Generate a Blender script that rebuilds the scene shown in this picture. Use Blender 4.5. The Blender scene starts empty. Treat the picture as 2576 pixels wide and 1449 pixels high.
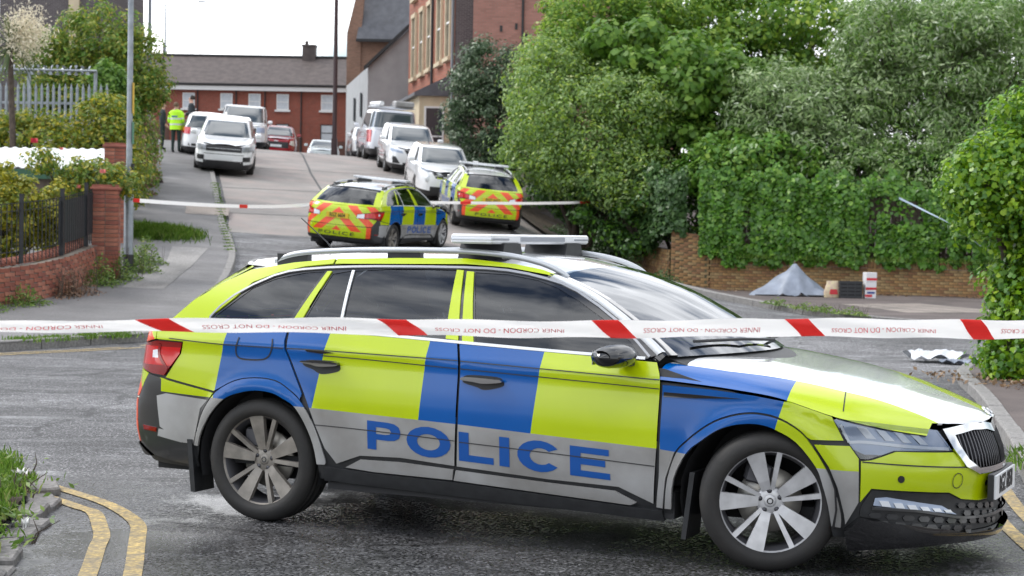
import bpy, bmesh, math, random
import numpy as np
from mathutils import Vector, Matrix
from mathutils.geometry import delaunay_2d_cdt
R=math.radians
scn=bpy.context.scene; COL=scn.collection
# ------------------------------------------------------------ camera
cd=bpy.data.cameras.new('camera'); cam=bpy.data.objects.new('camera',cd); COL.objects.link(cam)
cd.sensor_width=36; cd.lens=4493.7/2576*36; cd.clip_end=2000; cd.clip_start=.1
PITCH,ROLL=-.0314,.0175
f_=Vector((0,math.cos(PITCH),math.sin(PITCH))); r0=Vector((1,0,0)); u0=r0.cross(f_)
r_=r0*math.cos(ROLL)+u0*math.sin(ROLL); u_=-r0*math.sin(ROLL)+u0*math.cos(ROLL)
cam.matrix_world=Matrix(((r_.x,u_.x,-f_.x,0),(r_.y,u_.y,-f_.y,0),(r_.z,u_.z,-f_.z,1.6),(0,0,0,1)))
cd.dof.use_dof=True; cd.dof.focus_distance=8.6; cd.dof.aperture_fstop=7.0
scn.camera=cam
# ------------------------------------------------------------ sky and sun
SUN_EL,SUN_AZ=46.0,-72.0         # veiled sun high to the left
w=bpy.data.worlds.new('World'); scn.world=w; w.use_nodes=True
nt=w.node_tree; nt.nodes.clear(); L=nt.links.new
out=nt.nodes.new('ShaderNodeOutputWorld'); bg=nt.nodes.new('ShaderNodeBackground'); L(bg.outputs[0],out.inputs[0])
sky=nt.nodes.new('ShaderNodeTexSky'); sky.sky_type='NISHITA'; sky.sun_disc=False
sky.sun_elevation=R(SUN_EL); sky.sun_rotation=R(SUN_AZ); sky.dust_density=.4
tc=nt.nodes.new('ShaderNodeTexCoord'); mp=nt.nodes.new('ShaderNodeMapping'); mp.inputs['Scale'].default_value=(1.6,1.6,3.6); mp.inputs['Location'].default_value=(1.7,6.7,19.3)
L(tc.outputs['Generated'],mp.inputs[0])
n1=nt.nodes.new('ShaderNodeTexNoise'); n1.inputs['Scale'].default_value=1.5; n1.inputs['Detail'].default_value=8; n1.inputs['Roughness'].default_value=.58; L(mp.outputs[0],n1.inputs['Vector'])
n2=nt.nodes.new('ShaderNodeTexNoise'); n2.inputs['Scale'].default_value=3.2; n2.inputs['Detail'].default_value=6; L(mp.outputs[0],n2.inputs['Vector'])
c1=nt.nodes.new('ShaderNodeValToRGB'); c1.color_ramp.elements[0].position=.40; c1.color_ramp.elements[1].position=.54; L(n1.outputs['Fac'],c1.inputs[0])
c2=nt.nodes.new('ShaderNodeValToRGB'); c2.color_ramp.elements[0].position=.30; c2.color_ramp.elements[0].color=(10.5,10.8,11.4,1); c2.color_ramp.elements[1].position=.66; c2.color_ramp.elements[1].color=(20,20.2,20.6,1); L(n2.outputs['Fac'],c2.inputs[0])
mx=nt.nodes.new('ShaderNodeMixRGB'); L(c1.outputs[0],mx.inputs[0]); L(sky.outputs[0],mx.inputs[1]); L(c2.outputs[0],mx.inputs[2])
# thin cloud is brighter round the veiled sun
sv=Vector((math.sin(R(SUN_AZ))*math.cos(R(SUN_EL)),math.cos(R(SUN_AZ))*math.cos(R(SUN_EL)),math.sin(R(SUN_EL))))
dt=nt.nodes.new('ShaderNodeVectorMath'); dt.operation='DOT_PRODUCT'; L(tc.outputs['Generated'],dt.inputs[0]); dt.inputs[1].default_value=sv
mr_=nt.nodes.new('ShaderNodeMapRange'); mr_.interpolation_type='SMOOTHSTEP'; L(dt.outputs['Value'],mr_.inputs[0])
for i,v in ((1,-.6),(2,1.0),(3,.95),(4,1.55)): mr_.inputs[i].default_value=v
ml=nt.nodes.new('ShaderNodeVectorMath'); ml.operation='SCALE'; L(mx.outputs[0],ml.inputs[0]); L(mr_.outputs[0],ml.inputs['Scale'])
L(ml.outputs[0],bg.inputs[0]); bg.inputs[1].default_value=.078
sd=bpy.data.lights.new('sun','SUN'); sd.energy=1.5; sd.angle=R(20); sd.color=(1,.96,.9)
sun=bpy.data.objects.new('sun',sd); COL.objects.link(sun)
sun.rotation_euler=sv.to_track_quat('Z','Y').to_euler(); sun.location=(0,0,60)
vs=scn.view_settings; vs.view_transform='Standard'; vs.look='None'; vs.exposure=0.42; vs.gamma=1; vs.use_curve_mapping=False
# ------------------------------------------------------------ materials
M={}
def mat(name,col=(.5,.5,.5),rough=.6,metal=0,spec=.5,coat=0,noise=None,bump=None,emit=None,trans=0):
    """noise=(scale,amount[,dark colour]) varies the colour; bump=(scale,strength)"""
    m=bpy.data.materials.new(name); m.use_nodes=True; n=m.node_tree.nodes; l=m.node_tree.links.new
    b=n['Principled BSDF']; b.inputs['Base Color'].default_value=(*col,1); b.inputs['Roughness'].default_value=rough
    b.inputs['Metallic'].default_value=metal; b.inputs['Specular IOR Level'].default_value=spec; b.inputs['Coat Weight'].default_value=coat; b.inputs['Coat Roughness'].default_value=.04
    if noise or bump:
        t=n.new('ShaderNodeTexCoord')
    if noise:
        x=n.new('ShaderNodeTexNoise'); x.inputs['Scale'].default_value=noise[0]; x.inputs['Detail'].default_value=6; l(t.outputs['Object'],x.inputs['Vector'])
        cr=n.new('ShaderNodeValToRGB'); cr.color_ramp.elements[0].position=.32; cr.color_ramp.elements[1].position=.68; l(x.outputs['Fac'],cr.inputs[0])
        d=noise[2] if len(noise)>2 else tuple(c*(1-noise[1]) for c in col)
        cr.color_ramp.elements[0].color=(*d,1); cr.color_ramp.elements[1].color=(*[min(1,c*(1+noise[1]*.4)) for c in col],1); l(cr.outputs[0],b.inputs['Base Color'])
    if bump:
        x=n.new('ShaderNodeTexNoise'); x.inputs['Scale'].default_value=bump[0]; x.inputs['Detail'].default_value=4; l(t.outputs['Object'],x.inputs['Vector'])
        bp=n.new('ShaderNodeBump'); bp.inputs['Strength'].default_value=bump[1]; bp.inputs['Distance'].default_value=.02; l(x.outputs['Fac'],bp.inputs['Height']); l(bp.outputs[0],b.inputs['Normal'])
    M[name]=m; return m
def leafmat(name,a,b,c=None,back=.35,sheen=.45):
    """two or three leaf colours spread leaf by leaf, with light passing through"""
    m=bpy.data.materials.new(name); m.use_nodes=True; n=m.node_tree.nodes; l=m.node_tree.links.new
    p=n['Principled BSDF']; g=n.new('ShaderNodeNewGeometry'); cr=n.new('ShaderNodeValToRGB'); e=cr.color_ramp.elements
    e[0].color=(*a,1); e[1].color=(*b,1)
    if c: k=e.new(.85); k.color=(*b,1); e[-1].color=(*c,1)
    l(g.outputs['Random Per Island'],cr.inputs[0]); l(cr.outputs[0],p.inputs['Base Color'])
    p.inputs['Roughness'].default_value=sheen; p.inputs['Specular IOR Level'].default_value=.45
    tl=n.new('ShaderNodeBsdfTranslucent'); l(cr.outputs[0],tl.inputs[0]); mix=n.new('ShaderNodeMixShader'); mix.inputs[0].default_value=back
    l(p.outputs[0],mix.inputs[1]); l(tl.outputs[0],mix.inputs[2]); l(mix.outputs[0],n['Material Output'].inputs[0]); M[name]=m; return m
def glassmat(name,tint,rough=.02,ior=1.62):
    """thin sheet glass: clear by Fresnel, tinted where one looks through"""
    m=bpy.data.materials.new(name); m.use_nodes=True; n=m.node_tree.nodes; l=m.node_tree.links.new; n.remove(n['Principled BSDF'])
    t=n.new('ShaderNodeBsdfTransparent'); t.inputs[0].default_value=(*tint,1); g=n.new('ShaderNodeBsdfGlossy'); g.inputs['Roughness'].default_value=rough; g.inputs[0].default_value=(.95,.97,1,1)
    f=n.new('ShaderNodeFresnel'); f.inputs[0].default_value=ior; x=n.new('ShaderNodeMixShader'); l(f.outputs[0],x.inputs[0]); l(t.outputs[0],x.inputs[1]); l(g.outputs[0],x.inputs[2]); l(x.outputs[0],n['Material Output'].inputs[0]); M[name]=m
# ------------------------------------------------------------ object helpers
def tag(o,label=None,cat=None,group=None,kind=None):
    if label: o['label']=label
    if cat: o['category']=cat
    if group: o['group']=group
    if kind: o['kind']=kind
    return o
def empty(name,loc=(0,0,0),rz=0,label=None,cat=None,group=None):
    o=bpy.data.objects.new(name,None); COL.objects.link(o); o.location=loc; o.rotation_euler=(0,0,rz); o.empty_display_size=.2
    return tag(o,label,cat,group)
def link(name,me,parent=None,loc=None,rot=None):
    o=bpy.data.objects.new(name,me); COL.objects.link(o)
    if parent is not None: o.parent=parent
    if loc is not None: o.location=loc
    if rot is not None: o.rotation_euler=rot
    return o
def copy_tree(o,parent=None):
    c=o.copy(); COL.objects.link(c); c.parent=parent
    for ch in list(o.children): copy_tree(ch,c)
    return c
class MB:
    def __init__(s): s.v=[];s.f=[];s.m=[];s.sm=[]
    def add(s,vs,fs,mi=0,sm=False):
        b=len(s.v); s.v+=[tuple(v) for v in vs]
        for f in fs: s.f.append(tuple(i+b for i in f)); s.m.append(mi); s.sm.append(sm)
        return s
    def box(s,lo,hi,mi=0,tf=None,bev=0):
        x0,y0,z0=lo;x1,y1,z1=hi
        if bev:
            b=bev; vs=[];fs=[]
            for z,e in ((z0,b),(z0+b,0),(z1-b,0),(z1,b)):
                vs+=[(x0+e+b*(e==0)*.6,y0+e,z),(x1-e-b*(e==0)*.6,y0+e,z),(x1-e,y0+e+b*(e==0)*.6,z),(x1-e,y1-e-b*(e==0)*.6,z),(x1-e-b*(e==0)*.6,y1-e,z),(x0+e+b*(e==0)*.6,y1-e,z),(x0+e,y1-e-b*(e==0)*.6,z),(x0+e,y0+e+b*(e==0)*.6,z)]
            for k in range(3):
                for i in range(8): fs.append((k*8+i,k*8+(i+1)%8,k*8+8+(i+1)%8,k*8+8+i))
            fs.append(tuple(range(7,-1,-1))); fs.append(tuple(range(24,32)))
        else:
            vs=[(x0,y0,z0),(x1,y0,z0),(x1,y1,z0),(x0,y1,z0),(x0,y0,z1),(x1,y0,z1),(x1,y1,z1),(x0,y1,z1)]
            fs=[(0,3,2,1),(4,5,6,7),(0,1,5,4),(1,2,6,5),(2,3,7,6),(3,0,4,7)]
        if tf: vs=[tf(v) for v in vs]
        return s.add(vs,fs,mi)
    def tube(s,path,rad,n=8,mi=0,cap=True,sm=True):
        P=[Vector(p) for p in path]; vs=[];fs=[]; up=None
        for i,p in enumerate(P):
            d=(P[min(i+1,len(P)-1)]-P[max(i-1,0)]).normalized()
            if up is None: up=d.orthogonal().normalized()
            up=(up-d*up.dot(d)).normalized(); w2=d.cross(up); rr=rad[i] if hasattr(rad,'__len__') else rad
            for k in range(n):
                a=2*math.pi*k/n; vs.append(p+(up*math.cos(a)+w2*math.sin(a))*rr)
        for i in range(len(P)-1):
            for k in range(n): fs.append((i*n+k,i*n+(k+1)%n,(i+1)*n+(k+1)%n,(i+1)*n+k))
        s.add(vs,fs,mi,sm)
        if cap: s.add([vs[k] for k in range(n)],[tuple(range(n-1,-1,-1))],mi); s.add([vs[-n+k] for k in range(n)],[tuple(range(n))],mi)
        return s
    def lathe(s,prof,n=32,mi=0,axis='y',c=(0,0,0),sm=True,mis=None):
        """prof: (radius, offset along axis)"""
        vs=[];m=len(prof)
        for k in range(n):
            a=2*math.pi*k/n; ca,sa=math.cos(a),math.sin(a)
            for r,h in prof:
                vs.append((c[0]+r*ca,c[1]+h,c[2]+r*sa) if axis=='y' else ((c[0]+r*ca,c[1]+r*sa,c[2]+h) if axis=='z' else (c[0]+h,c[1]+r*ca,c[2]+r*sa)))
        for j in range(m-1):
            fs=[]
            for k in range(n):
                k2=(k+1)%n; fs.append((k*m+j,k*m+j+1,k2*m+j+1,k2*m+j))
            if j==0: b=s.add(vs,fs,mis[j] if mis else mi,sm); base=len(s.v)-len(vs)
            else:
                for f in fs: s.f.append(tuple(i+base for i in f)); s.m.append(mis[j] if mis else mi); s.sm.append(sm)
        return s
    def prism(s,poly,h0,h1,tf=None,mi=0,caps=True):
        """polygon (a,b) swept from h0 to h1; tf(a,b,h)->xyz"""
        tf=tf or (lambda a,b,h:(a,b,h)); n=len(poly)
        vs=[tf(a,b,h0) for a,b in poly]+[tf(a,b,h1) for a,b in poly]
        fs=[(i,(i+1)%n,n+(i+1)%n,n+i) for i in range(n)]
        if caps: fs+= [tuple(range(n-1,-1,-1)),tuple(range(n,2*n))]
        return s.add(vs,fs,mi)
    def grid(s,rows,mi=0,sm=True,close=False):
        """rows of equal length points"""
        n=len(rows[0]); vs=[p for r in rows for p in r]; fs=[]
        for i in range(len(rows)-1):
            for k in range(n if close else n-1): fs.append((i*n+k,i*n+(k+1)%n,(i+1)*n+(k+1)%n,(i+1)*n+k))
        return s.add(vs,fs,mi,sm)
    def mesh(s,name,mats):
        me=bpy.data.meshes.new(name); me.from_pydata([tuple(map(float,v)) for v in s.v],[],s.f)
        for m in (mats if isinstance(mats,(list,tuple)) else [mats]): me.materials.append(M[m])
        me.polygons.foreach_set('material_index',s.m); me.polygons.foreach_set('use_smooth',s.sm); me.update(); return me
    def build(s,name,mats,parent=None,loc=None,rot=None,fix=True):
        me=s.mesh(name,mats)
        if fix:
            bm=bmesh.new(); bm.from_mesh(me); bmesh.ops.recalc_face_normals(bm,faces=bm.faces); bm.to_mesh(me); bm.free()
        return link(name,me,parent,loc,rot)
def pip(x,y,P):
    c=False; j=len(P)-1
    for i in range(len(P)):
        xi,yi=P[i];xj,yj=P[j]
        if (yi>y)!=(yj>y) and x<(xj-xi)*(y-yi)/(yj-yi)+xi: c=not c
        j=i
    return c
def resample(P,d,closed=True):
    o=[];n=len(P)
    for i in range(n if closed else n-1):
        a=P[i];b=P[(i+1)%n]; k=max(1,int(math.hypot(b[0]-a[0],b[1]-a[1])/d))
        o+=[(a[0]+(b[0]-a[0])*t/k,a[1]+(b[1]-a[1])*t/k) for t in range(k)]
    if not closed: o.append(P[-1])
    return o
def smooth(P,closed=True,n=4):
    """Catmull-Rom through the points"""
    m=len(P);o=[]
    for i in range(m if closed else m-1):
        g=(lambda k:P[k%m]) if closed else (lambda k:P[min(max(k,0),m-1)])
        a,b,c,d=g(i-1),g(i),g(i+1),g(i+2)
        for k in range(n):
            t=k/n; o.append(tuple(.5*(2*b[q]+(c[q]-a[q])*t+(2*a[q]-5*b[q]+4*c[q]-d[q])*t*t+(3*b[q]-a[q]-3*c[q]+d[q])*t**3) for q in range(len(b))))
    if not closed: o.append(P[-1])
    return o
def inset(P,d):
    n=len(P); A=sum(P[i][0]*P[(i+1)%n][1]-P[(i+1)%n][0]*P[i][1] for i in range(n)); sg=1 if A>0 else -1; o=[]
    for i in range(n):
        a,b,c=P[i-1],P[i],P[(i+1)%n]
        e1=(b[0]-a[0],b[1]-a[1]);e2=(c[0]-b[0],c[1]-b[1]);l1=math.hypot(*e1) or 1e-9;l2=math.hypot(*e2) or 1e-9
        n1=(-e1[1]/l1*sg,e1[0]/l1*sg);n2=(-e2[1]/l2*sg,e2[0]/l2*sg); k=1+n1[0]*n2[0]+n1[1]*n2[1]; k=max(k,.5)
        o.append((b[0]+(n1[0]+n2[0])*d/k,b[1]+(n1[1]+n2[1])*d/k))
    return o
def patch(fn,outline,mats,side=1,colour=None,lines=(),holes=(),off=0,step=.06,skirt=.012,res=.05):
    """outline in the surface's own two parameters, triangulated, laid on the surface, with edges turned in"""
    O=resample(outline,res); vs=list(O); ed=[(i,(i+1)%len(O)) for i in range(len(O))]
    for h in holes:
        h=resample(h,res); b=len(vs); vs+=h; ed+=[(b+i,b+(i+1)%len(h)) for i in range(len(h))]
    for ln in lines:
        ln=resample(ln,res,False); b=len(vs); vs+=ln; ed+=[(b+i,b+i+1) for i in range(len(ln)-1)]
    xs=[p[0] for p in O];ys=[p[1] for p in O]
    x=min(xs)+step*.5
    while x<max(xs):
        y=min(ys)+step*.37
        while y<max(ys):
            if pip(x,y,O): vs.append((x,y))
            y+=step
        x+=step
    r=delaunay_2d_cdt([Vector(v) for v in vs],ed,[],0,1e-5)
    V=[(v[0],v[1]) for v in r[0]]; F=[];FM=[]
    for t in r[2]:
        cx=sum(V[i][0] for i in t)/3;cy=sum(V[i][1] for i in t)/3
        if not pip(cx,cy,O) or any(pip(cx,cy,h) for h in holes): continue
        F.append(tuple(t)); FM.append(colour(cx,cy) if colour else 0)
    if not F: return None
    A=np.array(V); e=1e-3
    P0=fn(A[:,0],A[:,1]); Pa=fn(A[:,0]+e,A[:,1])-fn(A[:,0]-e,A[:,1]); Pb=fn(A[:,0],A[:,1]+e)-fn(A[:,0],A[:,1]-e)
    N=np.cross(Pa,Pb); N/=np.maximum(np.linalg.norm(N,axis=1),1e-9)[:,None]
    # outward: away from the middle of the car
    ctr=P0-np.array([1.3,0,.4]); ctr[:,0]*=.35
    if (N*ctr).sum()<0: N=-N
    P1=P0+N*off; P2=P0+N*(off-skirt); s3=np.array([1,side,1.])
    P1=P1*s3;P2=P2*s3;Nn=N*s3
    cnt={}
    for t in F:
        for i in range(3):
            k=(t[i],t[(i+1)%3]); cnt[tuple(sorted(k))]=cnt.get(tuple(sorted(k)),0)+1
    me=bpy.data.meshes.new('patch'); nv=len(P1); verts=P1.tolist(); nor=Nn.tolist(); FF=[];MM=[]
    for t,m in zip(F,FM):
        a,b,c=[Vector(verts[i]) for i in t]
        FF.append(t if (b-a).cross(c-a).dot(Vector(nor[t[0]]))>0 else t[::-1]); MM.append(m)
    LN=[[nor[i] for i in t] for t in FF]
    if skirt:
        low={}
        for t,m in zip(F,FM):
            for i in range(3):
                k=tuple(sorted((t[i],t[(i+1)%3])))
                if cnt[k]==1:
                    p,q=k
                    for z in k:
                        if z not in low: low[z]=len(verts); verts.append(P2[z].tolist())
                    d=(Vector(verts[q])-Vector(verts[p])).cross(Vector(nor[p])).normalized()
                    o=Vector(verts[[i for i in t if i not in k][0]])-Vector(verts[p])
                    if d.dot(o)>0: d=-d
                    FF.append((p,q,low[q],low[p])); LN.append([list(d)]*4); MM.append(m)
    used=sorted({i for f in FF for i in f}); ren={o:i for i,o in enumerate(used)}
    me.from_pydata([verts[i] for i in used],[],[tuple(ren[i] for i in f) for f in FF])
    for m in (mats if isinstance(mats,(list,tuple)) else [mats]): me.materials.append(M[m])
    me.polygons.foreach_set('material_index',MM); me.polygons.foreach_set('use_smooth',[True]*len(FF)); me.update()
    if skirt:
        bd={tuple(sorted((ren[k[0]],ren[k[1]]))) for k,c in cnt.items() if c==1}
        at=me.attributes.new('sharp_edge','BOOLEAN','EDGE'); at.data.foreach_set('value',[tuple(sorted(e.vertices)) in bd for e in me.edges])
    me.normals_split_custom_set([tuple(x) for f in LN for x in f])
    return me
def strip(fn,line,wd,mats,side=1,off=.002,n=3,skirt=True):
    """a thin band following a line on a surface"""
    ln=resample(smooth(line,False,n) if n>1 else line,.04,False); top=[];bot=[]
    for i,p in enumerate(ln):
        a=ln[max(i-1,0)];b=ln[min(i+1,len(ln)-1)];d=(b[0]-a[0],b[1]-a[1]);l=math.hypot(*d) or 1
        nx,ny=-d[1]/l*wd/2,d[0]/l*wd/2; top.append((p[0]+nx,p[1]+ny));bot.append((p[0]-nx,p[1]-ny))
    return patch(fn,top+bot[::-1],mats,side,off=off,step=1,skirt=.01 if skirt else 0,res=.08)
def textmesh(txt,size,mats,extr=.0,align='CENTER',space=1.0,sx=1.0,bold=0):
    cu=bpy.data.curves.new('lettering','FONT'); cu.body=txt; cu.size=size; cu.align_x=align; cu.align_y='CENTER'; cu.extrude=extr; cu.space_character=space; cu.offset=bold; cu.resolution_u=3
    ob=bpy.data.objects.new('lettering',cu); COL.objects.link(ob); dg=bpy.context.evaluated_depsgraph_get(); dg.update()
    me=bpy.data.meshes.new_from_object(ob.evaluated_get(dg)); bpy.data.objects.remove(ob)
    for v in me.vertices: v.co.x*=sx
    me.materials.clear(); me.materials.append(M[mats]); return me
# ------------------------------------------------------------ police estate car: body surfaces
# car frame: x forward from rear axle, y half width (right side = -y), z up
PLAN=[(-1.062,0),(-1.055,.30),(-1.02,.56),(-.93,.735),(-.76,.835),(-.5,.882),(-.1,.908),(.5,.922),(1.2,.925),(1.9,.925),(2.5,.922),(2.85,.912),(3.1,.878),(3.3,.815),(3.47,.72),(3.605,.590),(3.705,.425),(3.772,.215),(3.79,0)]
plan_pts=np.array(smooth(PLAN,False,24))
plan_len=np.concatenate([[0],np.cumsum(np.hypot(*np.diff(plan_pts,axis=0).T))])
plan_tan=np.gradient(plan_pts,plan_len,axis=0); plan_nor=np.stack([-plan_tan[:,1],plan_tan[:,0]],1); plan_nor/=np.linalg.norm(plan_nor,axis=1)[:,None]
SMAX=float(plan_len[-1])
def ip(x,xs,ys): return np.interp(x,xs,ys)
def sst(a,b,x): t=np.clip((x-a)/(b-a),0,1); return t*t*(3-2*t)
class Curve:
    """rounded interpolation through a table"""
    def __init__(s,xs,ys,wd):
        g=np.linspace(xs[0]-.2,xs[-1]+.2,1200); v=np.interp(g,xs,ys); st=g[1]-g[0]; n=max(1,int(3*wd/st)); q=np.exp(-.5*(np.arange(-n,n+1)*st/wd)**2); q/=q.sum()
        s.g=g; s.v=np.convolve(np.pad(v,n,mode='edge'),q,'valid')
    def __call__(s,x): return np.interp(x,s.g,s.v)
zcrease=Curve([-1.1,-.5,.4,1.22,2.32,2.6,2.9,3.14,3.4,3.64,3.8],[.985,.975,.959,.930,.887,.868,.835,.755,.69,.64,.62],.06)
side_prof=Curve([.12,.2,.28,.36,.45,.60,.72,.85,.93,.97,.995,1.02,1.06,1.12,1.2],[.12,.075,.045,.027,.014,.003,0,.005,.010,.009,.002,.012,.026,.045,.07],.016)
front_prof=Curve([.1,.14,.20,.28,.36,.44,.50,.56,.62,.68,.75,.85],[.05,.03,.0,.012,.022,.004,.0,.012,.035,.062,.10,.17],.022)
rear_prof=Curve([.2,.25,.33,.45,.60,.66,.70,.80,.95,1.0,1.1,1.2],[.16,.10,.03,.0,.0,.012,.022,.035,.06,.08,.16,.28],.022)
def ring(s,z):
    """lower body: s runs round the plan from the middle of the back to the middle of the nose"""
    s=np.asarray(s,float);z=np.asarray(z,float)
    x=np.interp(s,plan_len,plan_pts[:,0]);y=np.interp(s,plan_len,plan_pts[:,1]);nx=np.interp(s,plan_len,plan_nor[:,0]);ny=np.interp(s,plan_len,plan_nor[:,1])
    wf=sst(.25,.8,nx);wr=sst(.25,.8,-nx);ws=np.clip(1-wf-wr,0,1)
    o=ws*side_prof(z/zcrease(x))+wf*front_prof(z)+wr*rear_prof(z)
    for xc in (0,2.841): o=o-ws*.014*np.exp(-((np.hypot(x-xc,z-.34)-.40)/.05)**2)
    return np.stack([x-nx*o,y-ny*o,z+0*o],-1)
zbelt=Curve([-.9,-.3,.4,1.2,1.87,2.3],[1.10,1.085,1.058,1.025,.998,.98],.05)
belt_wid=Curve([-1.0,-.6,0,.6,1.2,1.7,2.3],[.76,.82,.862,.876,.878,.868,.815],.1)
def glass(x,z):
    """side windows and pillars"""
    x=np.asarray(x,float);z=np.asarray(z,float); h=z-zbelt(x)
    return np.stack([x+0*h,belt_wid(x)-.46*h-.42*h*np.abs(h),z+0*h],-1)
zroofe=Curve([-.62,-.45,-.24,-.1,.07,.35,.7,1.1,1.4,1.69,1.9,2.1,2.3],[1.30,1.34,1.378,1.398,1.412,1.434,1.446,1.453,1.432,1.358,1.272,1.15,1.0],.05)
zbon=Curve([2.1,2.3,2.6,3.0,3.3,3.5,3.64,3.74,3.8],[1.03,1.015,.985,.925,.862,.805,.765,.728,.69],.05)
nose_s=np.linspace(float(np.interp(2.0,plan_pts[:,0],plan_len)),SMAX,400); nose_q=ring(nose_s,zcrease(np.interp(nose_s,plan_len,plan_pts[:,0]))); nose_o=np.argsort(nose_q[:,0])
nose_x=np.linspace(2.1,3.77,120); nose_w=np.interp(nose_x,nose_q[nose_o,0],nose_q[nose_o,1])
def ywid(x): return np.interp(x,nose_x,nose_w)
def bonnet(x,y):
    x=np.asarray(x,float);y=np.asarray(y,float)
    v=np.clip(np.abs(y)/np.maximum(ywid(x),.05),0,1.0); a=zcrease(x)+.004; p=np.interp(x,[2.3,3.2,3.7],[6,4.5,3])
    return np.stack([x+0*v,y+0*v,zbon(x)-(zbon(x)-a)*v**p],-1)
mat('lime',(.46,.585,.002),.2,spec=.5,coat=.45,noise=(3,.06)); mat('lime_dull',(.52,.74,.012),.4,coat=.2,noise=(3,.1))
mat('blue_vinyl',(.0,.088,.35),.18,spec=.45,coat=.25,noise=(3,.08)); mat('silver_vinyl',(.36,.36,.36),.42,metal=.1,noise=(2.2,.28,(.21,.20,.185)),bump=(160,.06))
mat('letter_blue',(.003,.075,.32),.35); mat('white_paint',(.82,.83,.84),.12,coat=1)
mat('black_plastic',(.022,.023,.025),.5,noise=(20,.3)); mat('black_gloss',(.008,.008,.009),.08,coat=1); mat('dark_grey_paint',(.035,.036,.038),.28,coat=.4)
mat('chrome',(.72,.74,.76),.12,metal=1); mat('satin_silver',(.66,.68,.70),.3,metal=.25,coat=.3); mat('alloy',(.60,.60,.61),.42,metal=.45,noise=(14,.2)); mat('alloy_dirty',(.30,.275,.245),.5,metal=.4,noise=(10,.4))
mat('alloy_dark',(.10,.10,.11),.45,metal=.6); mat('rubber',(.014,.0135,.0135),.7,noise=(6,.35,(.026,.024,.022)),bump=(60,.1)); mat('disc_steel',(.42,.40,.36),.4,metal=.8)
mat('lamp_red',(.55,.004,.006),.1,coat=1); mat('lamp_red_dark',(.22,.002,.004),.15,coat=1); mat('lamp_white',(.75,.78,.82),.12,coat=1); mat('lamp_inner',(.40,.47,.60),.22,metal=.1); mat('rail_silver',(.46,.48,.50),.28,metal=.4); mat('seam_dark',(.03,.03,.032),.6); mat('satin_dark',(.34,.35,.37),.25,metal=.5); mat('lamp_orange',(.7,.22,.02),.2,coat=1)
mat('chevron_red',(.80,.085,.02),.35,coat=.3); mat('plate_white',(.75,.77,.78),.35); mat('plate_yellow',(.72,.50,.03),.4); mat('plate_ink',(.012,.012,.014),.5)
mat('seat_cloth',(.20,.22,.25),.85); mat('cabin_dark',(.02,.02,.022),.8); mat('bar_white',(.74,.76,.78),.25,coat=.6,noise=(8,.12)); mat('bar_lens',(.42,.45,.5),.12,metal=.4,coat=1); mat('skin_pale',(.55,.33,.25),.6)
glassmat('side_glass',(.26,.29,.31),ior=1.7); glassmat('screen_glass',(.55,.6,.6),ior=3.4); glassmat('lens_clear',(.93,.95,.97)); glassmat('rear_glass',(.06,.065,.07))
def slant(a,b): return lambda z:b[0]+(a[0]-b[0])*(z-b[1])/(a[1]-b[1])
_b=[slant((1.49,.958),(1.44,.70)),slant((2.141,.951),(2.073,.643)),slant((2.76,1.015),(2.718,.624)),slant((3.407,.986),(3.356,.589)),lambda z:4.046,slant((4.656,.814),(4.62,.693))]
LS=[(.9,.68),(1.056,.674),(1.421,.662),(1.951,.649),(2.079,.643),(2.94,.610),(3.356,.589),(4.035,.557),(4.174,.543),(4.819,.513),(5.06,.503)]
LIV=['lime','blue_vinyl','silver_vinyl','dark_grey_paint']
def livery(s,z):
    if z<ip(s,[a[0] for a in LS],[a[1] for a in LS]): return 2
    k=sum(1 for f in _b if s>f(z)); return k%2
LLINES=[[(f(1.12),1.12),(f(.45),.45)] for f in _b]+[LS]
BSIL=[(1.014,.647),(1.088,.665),(1.391,.647),(1.341,.598),(1.292,.395),(1.202,.396),(1.031,.474)]; BSIL2=[(1.021,.462),(1.126,.453),(1.204,.407),(1.194,.395),(1.006,.42)]
def bump_col(s,z):
    if pip(s,z,BSIL) or pip(s,z,BSIL2): return 2
    if s>1.05 and z>ip(s,[a[0] for a in LS],[a[1] for a in LS]): return 0
    return 3
AR_O=[(1.285,.385),(1.324,.496),(1.365,.591),(1.448,.695),(1.575,.763),(1.708,.786),(1.839,.778),(1.93,.735),(2.012,.672),(2.102,.537),(2.155,.376),(2.151,.341)]
AR_I=[(1.322,.383),(1.351,.465),(1.425,.577),(1.512,.658),(1.608,.696),(1.714,.715),(1.821,.709),(1.899,.68),(1.964,.646),(2.026,.565),(2.079,.448),(2.096,.339)]
AF_O=[(4.06,.258),(4.081,.412),(4.127,.541),(4.181,.601),(4.243,.654),(4.321,.706),(4.409,.74),(4.495,.756),(4.564,.754),(4.628,.741),(4.7,.708),(4.771,.651),(4.86,.522),(4.903,.424),(4.938,.299),(4.94,.23)]
AF_I=[(4.1,.258),(4.118,.415),(4.188,.548),(4.256,.606),(4.334,.662),(4.411,.692),(4.497,.705),(4.565,.7),(4.62,.682),(4.717,.629),(4.811,.519),(4.846,.43),(4.872,.338),(4.891,.235)]
AR_O,AR_I,AF_O,AF_I=[smooth(q,False,3) for q in (AR_O,AR_I,AF_O,AF_I)]
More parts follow.
